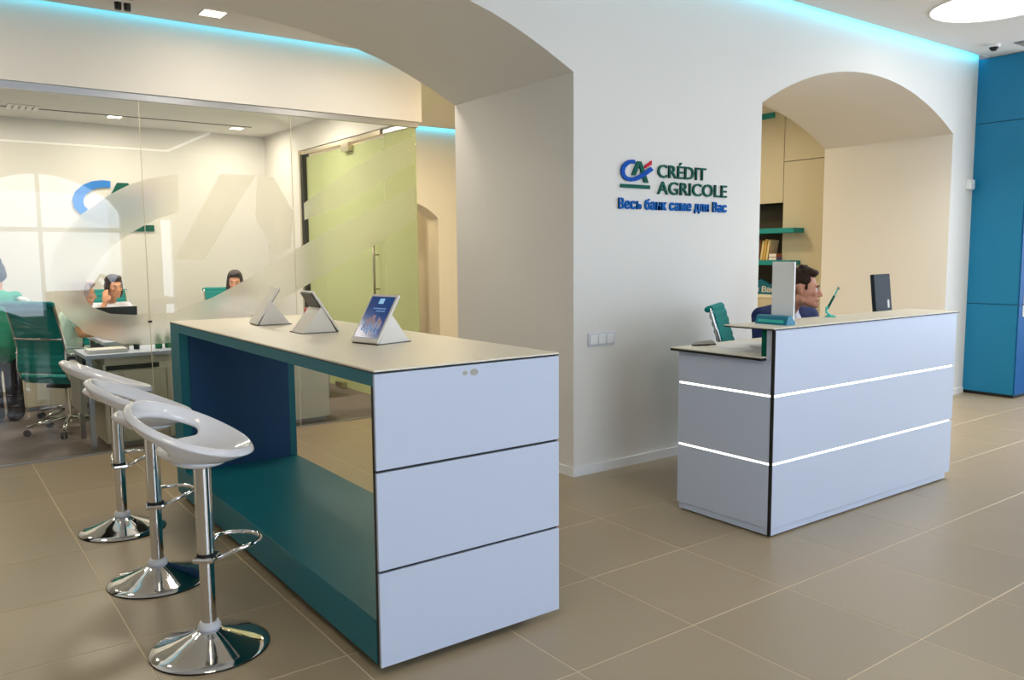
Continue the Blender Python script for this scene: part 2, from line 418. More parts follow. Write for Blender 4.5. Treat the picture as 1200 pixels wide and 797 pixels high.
# hall back wall with windows, right side
def window_wall():
    wins = [(1.80, 1.25, 2.30, 2.92), (10.4, .95, 2.30, 2.80)]
    # wall built as an outline with sills: openings start at z .5
    bm = bmesh.new(); y0, y1 = -2.62, -2.42
    xs = [-3.2] + [v for w in wins for v in (w[0] - w[1], w[0] + w[1])] + [11.6]
    for a, b in zip(xs[0::2], xs[1::2]):
        if a < 3.72 < b:
            add_box(bm, a, 3.72, y0, y1, 0, 3.62); add_box(bm, 3.92, b, y0, y1, 0, 3.62)
            add_box(bm, 3.72, 3.92, y0, y1, 0, .45); add_box(bm, 3.72, 3.92, y0, y1, 2.18, 3.62)
        else: add_box(bm, a, b, y0, y1, 0, 3.62)
    for xc, hw, zs, za in wins:
        add_box(bm, xc - hw, xc + hw, y0, y1, 0, .5)
        a = arch_pts(xc, hw, zs, za, 16)
        add_prism(bm, [(x, y0, z) for x, z in a] + [(xc + hw, y0, 3.62), (xc - hw, y0, 3.62)], (0, y1 - y0, 0))
    o = obj('wall_back', bm, M['wall']); o['kind'] = 'structure'
    for k, (xc, hw, zs, za) in enumerate(wins):
        bm = bmesh.new()
        a = arch_pts(xc, hw, zs, za, 16)
        add_prism(bm, [(xc - hw, -2.60, .5)] + [(x, -2.60, z) for x, z in a] + [(xc + hw, -2.60, .5)], (0, .02, 0))
        w = obj('window_%d' % (k + 1), bm, M['daypane']); w['kind'] = 'structure'
        bm = bmesh.new(); add_box(bm, xc - .03, xc + .03, -2.58, -2.52, .5, za - .002); add_box(bm, xc - hw, xc + hw, -2.58, -2.52, 1.94, 2.02)
        obj('window_bars', bm, M['base'], w)
    w = box('window_3', (3.72, 3.92, -2.60, -2.58, .45, 2.18), M['daypane']); w['kind'] = 'structure'
window_wall()
struct('wall_right_far', (11.5, 11.6, -2.6, 4.1, 0, 3.62), M['wall'])
w4 = struct('window_4', (11.48, 11.5, -1.7, 2.5, .6, 2.8), M['daypane'])
for y in (-1.7, -.32, 1.06, 2.44): box('window_bars', (11.44, 11.479, y, y + .06, .6, 2.8), M['base'], w4)
# linear light on the ceiling behind the viewer (mirrored in the glass)
ll = thing('linear_light', 'thin linear ceiling light mirrored as a bright line in the glass wall', 'ceiling light', (0, -2.3, 3.42))
box('light_bar', (-3.0, 3.88, -.02, .02, -.02, .008), M['disc'], ll)
box('light_bar', (3.86, 3.90, -.02, 2.6, -.02, .008), M['disc'], ll)
# blue panelled wall on the right
wr = struct('wall_right', (8.915, 11.6, 3.60, 4.20, 0, 3.43), M['black'])
for z0, z1 in ((.035, .947), (.953, 2.778), (2.784, 3.425)):
    box('panel', (8.90, 8.915, 3.60, 4.095, z0, z1), M['blue'], wr, bevel=.002)
    for xa, xb in ((8.90, 9.80), (9.804, 10.7), (10.704, 11.6)):
        box('panel', (xa, xb, 3.585, 3.60, z0, z1), M['blue2'], wr, bevel=.002)
# back room right wall with cupboards and niche
struct('wall_cupboard', (9.36, 9.46, 5.513, 10.2, 0, 3.40), M['wall'])
cup = thing('wall_cupboard_unit', 'tan flush panelled cupboard wall with dark niche seen through right arch', 'cupboard', (9.0, 5.6, 0))
cup.name = 'panelled_cupboard'
def cb(name, x0, x1, y0, y1, z0, z1, m): return box(name, (x0 - 9.0, x1 - 9.0, y0 - 5.6, y1 - 5.6, z0, z1), m, cup, bevel=.002)
cb('door', 9.0, 9.02, 5.52, 6.444, 0, 2.630, M['panel_tan'])
cb('upper_door', 9.0, 9.02, 5.52, 6.444, 2.638, 3.27, M['panel_tan'])
cb('tall_panel', 9.0, 9.02, 6.452, 7.60, 2.125, 3.27, M['panel_tan'])
cb('lower_door', 9.0, 9.02, 6.452, 7.60, 0, .900, M['panel_tan'])
cb('ledge', 9.0, 9.34, 6.452, 7.60, .905, .945, M['cream_lam'])
cb('niche_back', 9.32, 9.34, 6.452, 7.60, .945, 2.125, M['niche'])
cb('niche_side', 9.02, 9.32, 6.446, 6.452, .945, 2.125, M['niche'])
cb('niche_top', 9.02, 9.32, 6.452, 7.60, 2.125, 2.14, M['niche'])
cb('top_trim', 8.985, 9.0, 6.60, 7.60, 3.20, 3.27, M['shelf_teal'])
for z0, z1, ye in ((1.735, 1.796, 6.13), (1.335, 1.393, 6.17)):
    cb('floating_shelf', 8.78, 9.0, ye, 7.60, z0, z1, M['shelf_teal'])
    cb('shelf_inner', 9.0, 9.318, 6.454, 7.60, z0, z1, M['shelf_teal'])
# books on the lower shelf
def book(y, t, h, d, tilt, m, label, flat=None):
    b = thing('book', label, 'book', (8.90, y, 1.394), 0, 'books on the lower teal shelf')
    if flat is None:
        mt = Matrix.Rotation(tilt, 4, 'X')
        box('cover', (0, d, 0, t, 0, h), m, b, mtx=mt); box('pages', (.004, d + .002, .004, t - .004, .004, h - .003), M['paper'], b, mtx=mt)
    else:
        b.location.z = 1.394 + flat
        box('cover', (0, d, 0, h, 0, t), m, b); box('pages', (-.002, d - .004, .004, h - .004, .004, t - .004), M['paper'], b)
book(6.590, .03, .26, .18, R(9), M['book_b'], 'cream book leaning against the flat pile on the lower teal shelf')
book(6.632, .034, .27, .17, R(9), M['book_a'], 'ochre book leaning second from the flat pile on lower teal shelf')
book(6.676, .03, .25, .17, R(9), M['book_b'], 'cream book between the ochre and the brown leaning books')
book(6.718, .03, .26, .17, R(8), M['book_e'], 'brown book at the left end of the leaning books')
book(6.452, .04, .118, .17, 0, M['book_d'], 'violet book lying flat at the bottom of the pile', flat=0)
book(6.455, .045, .11, .17, 0, M['book_c'], 'rust orange book lying flat on top of the violet book', flat=.0405)
sg = thing('letter_sign', 'small teal sign block with white letters standing in the cupboard niche', 'sign', (9.06, 6.80, .946))
box('block', (0, .05, -.23, .24, 0, .13), M['teal_card'], sg)
prism('peak', [(0, -.14, .13), (0, .14, .13), (0, 0, .20)], (.05, 0, 0), M['teal_card'], sg)
text('lettering', 'для Вас', (-.006, .22, .03), (R(90), 0, R(-90)), .105, M['paper'], sg, depth=.003, bold=.003, width=.44, split=True)

# ------------------------------------------------------------------ glass partition
GY, GX = 6.79, 3.866
gp = thing('glass_partition', 'frameless glass office partition with frosted logo film and grey top rail', 'glass partition', (0, GY, 0))
def gbox(name, x0, x1, y0, y1, z0, z1, m): return box(name, (x0, x1, y0 - GY, y1 - GY, z0, z1), m, gp)
for x0, x1 in ((-3.18, -2.12), (-2.116, -.93), (-.926, .268), (.272, 1.463), (1.467, 2.655), (2.659, 3.858)):
    gbox('pane', x0, x1, GY, GY + .001, .012, 2.675, M['glass'])
for xj in (.27, 1.465, 2.657):
    gbox('joint', xj - .0022, xj + .0022, GY - .003, GY + .005, .012, 2.675, M['cabinet'])
gbox('top_rail', -3.18, 3.88, 6.765, 6.815, 2.672, 2.721, M['alu'])
gbox('floor_channel', -3.18, 3.88, 6.78, 6.80, .002, .012, M['alu'])
gbox('side_rail', 3.85, 3.885, 6.815, 7.44, 2.69, 2.735, M['alu'])
gbox('side_pane', GX - .005, GX + .005, 6.795, 7.425, .012, 2.69, M['greenfrost'])
gbox('lock_fitting', 1.452, 1.478, GY - .012, GY + .012, .985, 1.0, M['darkmetal'])
C_ = [(1.724, 2.135), (1.515, 2.095), (1.367, 2.04), (1.239, 1.968), (1.032, 1.811), (.898, 1.66), (.832, 1.512), (.805, 1.327), (.831, 1.164), (.875, 1.061), (.945, 1.007), (1.008, .927), (1.208, .842), (1.42, .814), (1.674, .816), (2.154, .947), (2.525, 1.124), (2.774, 1.248), (3.017, 1.378), (3.512, 1.635), (3.852, 1.83), (3.852, 2.14), (3.521, 1.969), (3.094, 1.776), (2.755, 1.595), (2.538, 1.472), (2.24, 1.305), (1.921, 1.147), (1.622, 1.071), (1.37, 1.049), (1.191, 1.065), (1.065, 1.122), (1.012, 1.201), (1.016, 1.264), (1.049, 1.346), (1.125, 1.472), (1.23, 1.58), (1.341, 1.664), (1.53, 1.777), (1.723, 1.847)]
A1 = [(2.054, 2.155), (2.346, 2.163), (1.904, 1.498), (1.671, 1.419)]
A2 = [(2.346, 2.163), (2.49, 2.149), (2.589, 2.019), (2.665, 1.856), (2.614, 1.493), (2.5, 1.451), (2.325, 1.813)]
RD = [(2.755, 1.8), (3.105, 1.93), (3.444, 2.12), (3.852, 2.36), (3.852, 2.60), (3.444, 2.40), (3.105, 2.19), (2.755, 1.945)]
def film(L, Rr):
    """thin etched sheet between two matched edge lines on the inner face of the pane"""
    bm = bmesh.new()
    rows = [[bm.verts.new((x, y, z)) for (x, z) in pr for y in (.0030, .0036)] for pr in zip(L, Rr)]
    for a, b in zip(rows, rows[1:]):
        bm.faces.new((a[0], a[2], b[2], b[0])); bm.faces.new((a[1], b[1], b[3], a[3]))
        bm.faces.new((a[0], b[0], b[1], a[1])); bm.faces.new((a[2], a[3], b[3], b[2]))
    bm.faces.new((rows[0][0], rows[0][1], rows[0][3], rows[0][2])); bm.faces.new((rows[-1][0], rows[-1][2], rows[-1][3], rows[-1][1]))
    bmesh.ops.recalc_face_normals(bm, faces=bm.faces)
    obj('frosted_film', bm, M['film'], gp)
def resample(P, n):
    P = [Vector(p) for p in P]; d = [0]
    for a, b in zip(P, P[1:]): d.append(d[-1] + (b - a).length)
    out = []
    for k in range(n):
        t = d[-1] * k / (n - 1); i = max(q for q in range(len(d)) if d[q] <= t + 1e-9); i = min(i, len(P) - 2)
        f = (t - d[i]) / (d[i + 1] - d[i]); out.append(tuple(P[i].lerp(P[i + 1], f)))
    return out
outer = C_[:21]; inner = C_[21:][::-1]
film(resample(outer[:12], 24) + resample(outer[11:], 24)[1:], resample(inner[:11], 24) + resample(inner[10:], 24)[1:])
film([(2.054, 2.155), (1.671, 1.47)], [(2.346, 2.163), (1.90, 1.47)])
film([(2.36, 2.163), (2.326, 1.813), (2.50, 1.50)], [(2.50, 2.149), (2.662, 1.856), (2.62, 1.56)])
film(RD[:4], RD[:3:-1])

d1 = thing('door_1', None, None, (GX, 7.44, 0)); d1['kind'] = 'structure'
def dbox(name, x0, x1, y0, y1, z0, z1, m, parent=None):
    return box(name, (x0 - GX, x1 - GX, y0 - 7.44, y1 - 7.44, z0, z1), m, parent or d1)
dbox('pane', GX - .005, GX + .005, 7.45, 9.40, .012, 2.66, M['greenfrost'])
dbox('jamb', 3.80, 3.925, 9.45, 9.50, 0, 2.74, M['steel'])
dbox('frame_edge', 3.812, 3.90, 9.41, 9.445, 0, 2.69, M['darkmetal'])
dbox('head_rail', 3.83, 3.90, 7.44, 9.45, 2.69, 2.735, M['steel'])
dbox('closer', 3.80, 3.93, 8.12, 8.30, 2.60, 2.69, M['steel'])
dbox('floor_fitting', 3.80, 3.93, 8.45, 8.62, .01, .07, M['steel'])
h = tube('handle', [(-.06, .15, 1.02), (-.06, .15, 1.76)], .013, M['steel'], d1)
for z in (1.15, 1.50):
    tube('mount', [(-.06, .15, z), (-.005, .15, z)], .009, M['steel'], h)

# ------------------------------------------------------------------ ceiling fittings
lum = thing('round_ceiling_light', 'large round luminous disc in the white ceiling at upper right', 'ceiling light', (7.07, 3.167, 3.43), 0)
bm = bmesh.new(); add_lathe(bm, [(.44, -.004), (.44, .0)], 48); obj('diffuser', bm, M['disc'], lum)
bm = bmesh.new()
add_tube(bm, [(.446 * math.cos(2 * PI * k / 48), .446 * math.sin(2 * PI * k / 48), -.004) for k in range(48)], .006, 6, closed=True); obj('rim', bm, M['base'], lum)
def downlight(x, y, z, label, s=.085, grp='recessed square downlights'):
    t = thing('square_downlight', label, 'downlight', (x, y, z), 0, grp)
    box('lens', (-s + .008, s - .008, -s + .008, s - .008, -.006, 0), M['down'], t)
    bm = bmesh.new()
    for a in ((-s, s, -s, -s + .008), (-s, s, s - .008, s), (-s, -s + .008, -s + .008, s - .008), (s - .008, s, -s + .008, s - .008)):
        add_box(bm, *a, -.008, 0)
    obj('bezel', bm, M['base'], t)
downlight(1.90, 6.29, 3.27, 'bright square downlight in the passage ceiling above the white fascia')
downlight(1.907, 10.02, 3.04, 'left square downlight in the office ceiling behind the glass', .075)
downlight(3.275, 10.10, 3.04, 'right square downlight in the office ceiling near the back corner', .075)
cam_ = thing('dome_camera', 'small dark dome camera on white ceiling near the blue wall', 'camera', (8.378, 3.721, 3.43))
bm = bmesh.new(); add_lathe(bm, [(.055, 0), (.055, -.02), (.05, -.028)][::-1], 24); obj('mount', bm, M['base'], cam_)
bm = bmesh.new(); add_lathe(bm, [(0, -.062), (.02, -.058), (.034, -.045), (.04, -.028)], 24); obj('dome', bm, M['black'], cam_, smooth=True)
vt = thing('ceiling_vent', 'grey slot vent in the white ceiling beside the dome camera', 'vent', (8.47, 3.42, 3.43), 0)
box('frame', (-.02, .34, -.16, .16, -.006, 0), M['alu'], vt)
for k in range(4): box('slat', (.02 + k * .075, .065 + k * .075, -.14, .14, -.012, -.006), M['grey_panel'], vt)
sp = thing('twin_spotlight', 'black twin spot fitting at the top edge of the passage ceiling', 'spotlight', (1.306, 6.37, 3.27))
box('plate', (-.06, .06, -.04, .04, -.012, 0), M['base'], sp)
for s in (-.03, .03):
    bm = bmesh.new(); add_lathe(bm, [(.022, -.06), (.024, -.012)], 16, Matrix.Translation((s, 0, 0))); obj('lamp_head', bm, M['black'], sp)
gv = thing('ceiling_grille', 'white slatted grille in the office ceiling at far left', 'vent', (1.02, 9.9, 3.04))
for k in range(5): box('slat', (-.14 + k * .06, -.10 + k * .06, -.16, .16, -.012, 0), M['base'], gv)
ms = thing('wall_sensor', 'small white sensor box on wall corner beside the blue panels', 'sensor', (8.80, 4.092, 2.12))
box('housing', (-.045, .045, -.05, 0, 0, .10), M['base'], ms, bevel=.008); box('lens', (-.03, .03, -.056, -.05, .012, .05), M['collar'], ms)
ws = thing('wall_sign_plates', 'pair of white square plates on the blue return wall at right edge', 'sign', (9.08, 3.585, .83))
box('plate', (-.10, .22, -.012, 0, 0, .115), M['base'], ws, bevel=.003); box('plate', (-.09, .22, -.012, 0, .13, .24), M['base'], ws, bevel=.003)

# switch plate
sw = thing('switch_plate', 'white triple light switch plate low on the logo wall', 'switch', (3.737, 4.092, .918))
box('back_plate', (-.122, .122, -.010, 0, -.045, .045), M['collar'], sw, bevel=.004)
for k in range(3): box('rocker', (-.108 + k * .074, -.040 + k * .074, -.016, -.010, -.032, .032), M['base'], sw, bevel=.003)

# ------------------------------------------------------------------ emblem and lettering on the wall
def ribbon(pts, w):
    L, Rr = [], []
    P = [Vector((a, b)) for a, b in pts]
    for i, p in enumerate(P):
        t = (P[min(i + 1, len(P) - 1)] - P[max(i - 1, 0)]).normalized(); n = Vector((-t.y, t.x))
        ww = w[i] if isinstance(w, list) else w
        L.append(p + n * ww / 2); Rr.append(p - n * ww / 2)
    return L, Rr
def emblem(root, s, mb, mg, mr, dep=.01, kz=.70):
    """unit emblem (1 wide) on the xz plane, front towards -y; s = real width"""
    def V(a): return (a[0] * s, 0, a[1] * s)
    def poly(name, pts, m, y, d): 
        bm = bmesh.new(); add_prism(bm, [(a * s, y, b * s * kz) for a, b in pts], (0, -d, 0)); return obj(name, bm, m, root)
    cp = [(.45, .845), (.36, .85), (.27, .83), (.18, .77), (.10, .67), (.065, .55), (.075, .43), (.13, .34), (.22, .285), (.33, .27), (.45, .295), (.57, .35), (.70, .44), (.83, .54), (.93, .62), (1.0, .675)]
    L, Rr = ribbon(cp, [.12, .13, .13, .13, .125, .12, .12, .12, .125, .13, .135, .135, .135, .135, .135, .135])
    bm = bmesh.new()
    a0 = [bm.verts.new((p.x * s, -dep * .6, p.y * s * kz)) for p in L]; a1 = [bm.verts.new((p.x * s, -dep * .6, p.y * s * kz)) for p in Rr]
    b0 = [bm.verts.new((p.x * s, -dep * 1.3, p.y * s * kz)) for p in L]; b1 = [bm.verts.new((p.x * s, -dep * 1.3, p.y * s * kz)) for p in Rr]
    for i in range(len(cp) - 1):
        bm.faces.new((a0[i], a0[i + 1], a1[i + 1], a1[i])); bm.faces.new((b0[i], b1[i], b1[i + 1], b0[i + 1]))
        bm.faces.new((a0[i], b0[i], b0[i + 1], a0[i + 1])); bm.faces.new((a1[i], a1[i + 1], b1[i + 1], b1[i]))
    bm.faces.new((a0[0], a1[0], b1[0], b0[0])); bm.faces.new((a0[-1], b0[-1], b1[-1], a1[-1]))
    bmesh.ops.recalc_face_normals(bm, faces=bm.faces)
    obj('swoosh', bm, mb, root)
    poly('letter_leg', [(.36, .42), (.48, .42), (.66, .88), (.53, .88)], mg, 0, dep)
    poly('letter_leg', [(.56, .88), (.66, .88), (.90, .20), (.76, .20)], mg, 0, dep * 1.05)
    poly('underline', [(.02, 0), (.95, 0), (.95, .115), (.02, .115)], mg, 0, dep)
    poly('accent', [(.76, .655), (1.0, .80), (1.0, .935), (.80, .775)], mr, 0, dep)
ls = thing('wall_logo_sign', 'green and blue emblem with lettering and slogan on the white wall', 'sign', (3.888, 4.092, 1.775))
em = bpy.data.objects.new('emblem', None); link(em, ls); em.location = (.01, -.001, .163)
emblem(em, .298, M['logoblue'], M['green'], M['logored'], .012)
text('lettering', 'CRÉDIT', (.372, -.006, .248), (R(90), 0, 0), .128, M['green'], ls, depth=.006, bold=.0014, width=.505, split=True)
text('lettering', 'AGRICOLE', (.372, -.006, .132), (R(90), 0, 0), .128, M['green'], ls, depth=.006, bold=.0014, width=.742, split=True)
text('slogan', 'Весь банк саме для Вас', (.0, -.006, .022), (R(90), 0, 0), .098, M['slogan'], ls, depth=.006, bold=.0026, width=1.115, spacing=1.08, split=True)
lo = thing('office_wall_emblem', 'large blue and green emblem on the office back wall behind glass', 'sign', (1.53, 10.672, 1.805))
emblem(lo, .92, M['logobright'], M['green'], M['logored'], .02)

# ------------------------------------------------------------------ bar counter
bar = thing('display_counter', 'long open counter with teal shelf and white front panels beside the stools', 'counter', (1.246, 2.516, 0))
def bbx(name, x0, x1, y0, y1, z0, z1, m, bev=.0015, parent=None):
    return box(name, (x0 - 1.246, x1 - 1.246, y0 - 2.516, y1 - 2.516, z0, z1), m, parent or bar, bevel=bev)
bbx('worktop', 1.246, 2.062, 2.506, 5.261, 1.094, 1.100, M['cream_lam'], 0)
bbx('top_edge', 1.247, 2.061, 2.507, 5.260, 1.089, 1.094, M['black'], 0)
bbx('top_slab', 1.248, 2.060, 2.522, 5.258, 1.042, 1.089, M['teal_lam'])
bbx('end_core', 1.249, 2.059, 2.518, 2.540, .03, 1.042, M['black'], 0)
bbx('end_lining', 1.252, 2.055, 2.540, 2.545, .19, 1.042, M['teal_lam'], 0)
for z0, z1 in ((.032, .377), (.387, .738), (.748, 1.086)):
    bbx('front_panel', 1.2465, 2.0615, 2.506, 2.518, z0, z1, M['white_lam'], .0015)
bbx('base_front', 1.247, 1.263, 2.541, 5.259, .035, .186, M['teal_lam'])
bbx('base_shelf', 1.2475, 1.95, 2.5451, 5.259, .187, .198, M['teal_lam'])
bbx('base_core', 1.264, 1.949, 2.541, 5.257, .032, .186, M['black'], 0)
bbx('toe_kick', 1.32, 1.89, 2.60, 5.20, 0, .032, M['black'], 0)
bbx('far_pylon', 1.247, 1.95, 5.062, 5.259, .1985, 1.0415, M['teal_lam'])
bbx('far_panel', 1.30, 1.905, 5.055, 5.062, .1985, 1.0415, M['navy_lam'], 0)
for xx, n in ((1.615, .011), (1.655, .018)):
    bm = bmesh.new(); add_lathe(bm, [(n, 0), (n, .0012)], 24, Matrix.Translation((xx - 1.246, -.0095, 1.058)) @ Matrix.Rotation(R(90), 4, 'X') @ Matrix.Scale(.7, 4, (0, 1, 0)))
    obj('badge', bm, M['grey_panel'], bar)

# tablets on tent stands
def screen_mat():
    m = bpy.data.materials.new('tablet_screen'); m.use_nodes = True; nt = m.node_tree; b = nt.nodes['Principled BSDF']
    tc = nt.nodes.new('ShaderNodeTexCoord'); sep = nt.nodes.new('ShaderNodeSeparateXYZ'); nt.links.new(tc.outputs['Object'], sep.inputs[0])
    r = nt.nodes.new('ShaderNodeValToRGB')
    r.color_ramp.elements[0].color = tuple(srgb(v) for v in (14, 44, 104)) + (1,); r.color_ramp.elements[1].color = tuple(srgb(v) for v in (22, 86, 160)) + (1,)
    n = nt.nodes.new('ShaderNodeTexNoise'); n.inputs['Scale'].default_value = 9; nt.links.new(tc.outputs['Object'], n.inputs[0]); nt.links.new(n.outputs[0], r.inputs[0])
    nt.links.new(r.outputs[0], b.inputs['Base Color']); nt.links.new(r.outputs[0], b.inputs['Emission Color']); b.inputs['Emission Strength'].default_value = .35
    b.inputs['Roughness'].default_value = .15
    return m
M['screen'] = screen_mat()
M['screen_ic'] = mat('screen_icon', (150, 200, 240), .3, emit=(150, 200, 240), estr=.4)
M['screen_pp'] = mat('screen_figures', (150, 128, 140), .3, emit=(150, 128, 140), estr=.3)
M['screen_lt'] = mat('screen_lights', (110, 160, 215), .3, emit=(110, 160, 215), estr=.35)
def tablet(x, y, rz, label, lit=True):
    """tent stand: leaf leans over +x from its foot at local x=-.095; screen faces -x"""
    t = thing('tablet_stand', label, 'tablet', (x, y, 1.1002), rz, 'tablets on the counter')
    w = .088
    prism('stand_wedge', [(-.088, -w + .004, 0), (.095, -w + .004, 0), (-.012, -w + .004, .135)], (0, 2 * w - .008, 0), M['tab_white'], t)
    box('foot_plate', (-.097, .10, -w, w, 0, .004), M['tab_gap'], t)
    a = math.atan2(.205, .135)          # lean of the leaf
    mt = Matrix.Translation((-.097, 0, .005)) @ Matrix.Rotation(R(90) - a, 4, 'Y')
    # local leaf frame: z up the leaf, x outwards = -x side
    box('bezel', (-.010, .002, -w - .002, w + .002, 0, .245), M['tab_white'], t, bevel=.003, mtx=mt)
    box('back_shell', (.002, .009, -w + .012, w - .012, .03, .24), M['tab_gap'], t, bevel=.002, mtx=mt)
    if not lit: return t
    s = box('screen', (-.0112, -.0102, -w + .010, w - .010, .022, .232), M['screen'], t, mtx=mt)
    box('icon', (-.0122, -.0112, -.016, .016, .195, .222), M['screen_ic'], s, mtx=mt)
    for k, (hw, z) in enumerate(((.042, .168), (.03, .155))):
        box('text_line', (-.0120, -.0112, -.05, -.05 + 2 * hw, z, z + .005), M['screen_lt'], s, mtx=mt)
    bm = bmesh.new(); rn = random.Random(3)
    for k in range(17):
        yy = rn.uniform(-.062, .062); zz = .055 + rn.uniform(0, .05) * (1 - abs(yy) / .09); hh = rn.uniform(.022, .04)
        add_box(bm, -.0118, -.0112, yy - .005, yy + .005, zz, zz + hh, mtx=mt); add_box(bm, -.0118, -.0112, yy - .0035, yy + .0035, zz + hh, zz + hh + .009, mtx=mt)
    o = obj('crowd_picture', bm, M['screen_pp'], s); o['kind'] = 'stuff'
    bm = bmesh.new()
    for k in range(6):
        yy = -.05 + k * .02; add_box(bm, -.0121, -.0118, yy - .004, yy + .004, .04 + .008 * (k % 3), .09 + .012 * (k % 2), mtx=mt)
    o = obj('crowd_highlight', bm, M['screen_lt'], s); o['kind'] = 'stuff'
tablet(1.655, 4.64, R(-6), 'white tablet stand farthest along the counter, its plain cover leaning right', lit=False)
tablet(1.655, 4.00, R(178), 'middle white tablet stand on the counter, screen turned away from view')
tablet(1.690, 3.315, R(14), 'nearest white tablet stand on the counter showing its blue screen')

# ------------------------------------------------------------------ bar stools
def seat_mesh():
    bm = bmesh.new(); n = 64
    aX, aY = .208, .192
    def rimh(c): return .795 + .165 * ((1 - c) / 2) ** 1.25
    rads = [.12, .26, .40, .52, .60, 'a', 'b', .93, .985, 1.0]
    grid = []
    for i in range(n):
        th = 2 * PI * i / n; c, s = math.cos(th), math.sin(th)
        ph = abs(PI - th); lim = R(82)
        k = max(0, 1 - (ph / lim) ** 2) if ph < lim else 0
        row = []
        for j, r in enumerate(rads):
            if r == 'a': r = .745 - .19 * k ** .6
            elif r == 'b': r = .765 + .085 * k ** .5
            elif j < 5:
                r = r * (1 - .16 * k)
            h = rimh(c); z = .752 + (h - .752) * (max(0, r - .12) / .88) ** 2.0
            if c > 0: z -= .006 * c * r
            row.append(bm.verts.new((aX * r * c - .028, aY * r * s * (1 - .05 * c), z)))
        grid.append(row)
    cen = bm.verts.new((-.028, 0, .752))
    for i in range(n):
        j = (i + 1) % n
        bm.faces.new((cen, grid[i][0], grid[j][0]))
        for k in range(len(rads) - 1):
            th = 2 * PI * (i + .5) / n
            if rads[k] == 'a' and abs(PI - th) < R(78): continue
            bm.faces.new((grid[i][k], grid[i][k + 1], grid[j][k + 1], grid[j][k]))
    bmesh.ops.recalc_face_normals(bm, faces=bm.faces)
    if sum(f.normal.z for f in bm.faces) < 0: bmesh.ops.reverse_faces(bm, faces=bm.faces)
    # outer shell: thicken downward / outward
    return bm
def solid_eval(o):
    dg = bpy.context.evaluated_depsgraph_get(); dg.update()
    me = bpy.data.meshes.new_from_object(o.evaluated_get(dg)); o.modifiers.clear()
    old = o.data; o.data = me; bpy.data.meshes.remove(old)
    for p in o.data.polygons: p.use_smooth = True
    return o
def make_stool(label):
    t = thing('bar_stool', label, 'stool', (0, 0, 0), 0, 'bar stools along the counter')
    bm = bmesh.new()
    prof = [(.216, 0), (.218, .006), (.212, .012), (.19, .020), (.15, .031), (.11, .046), (.075, .060), (.052, .070), (.040, .078)]
    add_lathe(bm, prof, 56); shade_auto(obj('base', bm, M['chrome'], t), 40)
    bm = bmesh.new(); add_lathe(bm, [(.2195, 0), (.2195, .0055)], 56); obj('base_ring', bm, M['rubber'], t)
    bm = bmesh.new(); add_lathe(bm, [(.042, .078), (.043, .090), (.036, .104), (.030, .106)], 28); obj('collar', bm, M['collar'], t, smooth=True)
    bm = bmesh.new(); add_lathe(bm, [(.0275, .10), (.0275, .372)], 28); shade_auto(obj('column', bm, M['chrome'], t))
    bm = bmesh.new(); add_lathe(bm, [(.033, .366), (.033, .376)], 28); shade_auto(obj('column_ring', bm, M['rubber'], t))
    bm = bmesh.new(); add_lathe(bm, [(.0315, .376), (.0315, .735)], 28); shade_auto(obj('gas_sleeve', bm, M['chrome'], t))
    bm = bmesh.new(); add_lathe(bm, [(.05, .71), (.085, .722), (.11, .738), (.07, .745)], 28); obj('seat_mount', bm, M['plastic'], t, smooth=True)
    # foot rest: a bent loop towards the counter
    P = [(.02, -.04, .355)]
    for k in range(17):
        a = R(-90) + PI * k / 16
        P.append((.125 + .105 * math.cos(a), .10 * math.sin(a), .385 + .0 * k))
    P.append((.02, .04, .355))
    P = [Matrix.Rotation(R(56), 3, 'Z') @ V(*p) for p in P]
    fr = tube('foot_rest', P, .0085, M['chrome'], t, n=12)
    box('clamp', (-.038, .04, -.045, .045, .345, .366), M['chrome'], fr, bevel=.008)
    o = obj('seat', seat_mesh(), M['plastic'], t, smooth=True)
    md = o.modifiers.new('s', 'SOLIDIFY'); md.thickness = .030; md.offset = -1; md.use_even_offset = False
    md2 = o.modifiers.new('b', 'SUBSURF'); md2.levels = 1; md2.render_levels = 1
    solid_eval(o)
    return t
st = make_stool('nearest white bar stool, its oval seat opening in full view')
st.location = (.825, 3.108, 0); st.rotation_euler.z = R(-34)
s2 = copy_tree(st); s2['label'] = 'middle white bar stool between the nearest and farthest ones'
s2.location = (.825, 3.925, 0); s2.rotation_euler.z = R(-14)
s3 = copy_tree(st); s3['label'] = 'farthest white bar stool beside the counter end and glass wall'
s3.location = (.84, 4.80, 0); s3.rotation_euler.z = R(-2)

# ------------------------------------------------------------------ reception desk
DX0, DX1, DY0 = 3.527, 5.43, 2.553
desk = thing('reception_desk', 'white reception desk with two glowing light strips and raised counter', 'desk', (DX0, DY0, 0))
def rb(name, x0, x1, y0, y1, z0, z1, m, bev=.0015):
    return box(name, (x0 - DX0, x1 - DX0, y0 - DY0, y1 - DY0, z0, z1), m, desk, bevel=bev)
ZS = ((.047, .388), (.399, .747), (.758, 1.094))
for z0, z1 in ZS: rb('front_panel', DX0 + .007, DX1, DY0, DY0 + .018, z0, z1, M['white_lam'])
rb('corner_edge', DX0, DX0 + .006, DY0 - .001, DY0 + .018, .012, 1.094, M['black'], 0)
rb('front_core', DX0 + .008, DX1 - .002, DY0 + .019, DY0 + .055, .047, 1.094, M['white_lam'], 0)
for z0, z1 in ((.388, .399), (.747, .758)):
    rb('light_strip', DX0 + .009, DX1 - .03, DY0 + .004, DY0 + .0185, z0 + .001, z1 - .001, M['led'], 0)
    rb('light_strip', DX0 + .004, DX0 + .0185, DY0 + .02, 3.195, z0 + .001, z1 - .001, M['led'], 0)
for z0, z1 in ((.047, .388), (.399, .747), (.758, .934)):
    rb('side_panel', DX0, DX0 + .018, DY0 + .0195, 3.20, z0, z1, M['white_lam'])
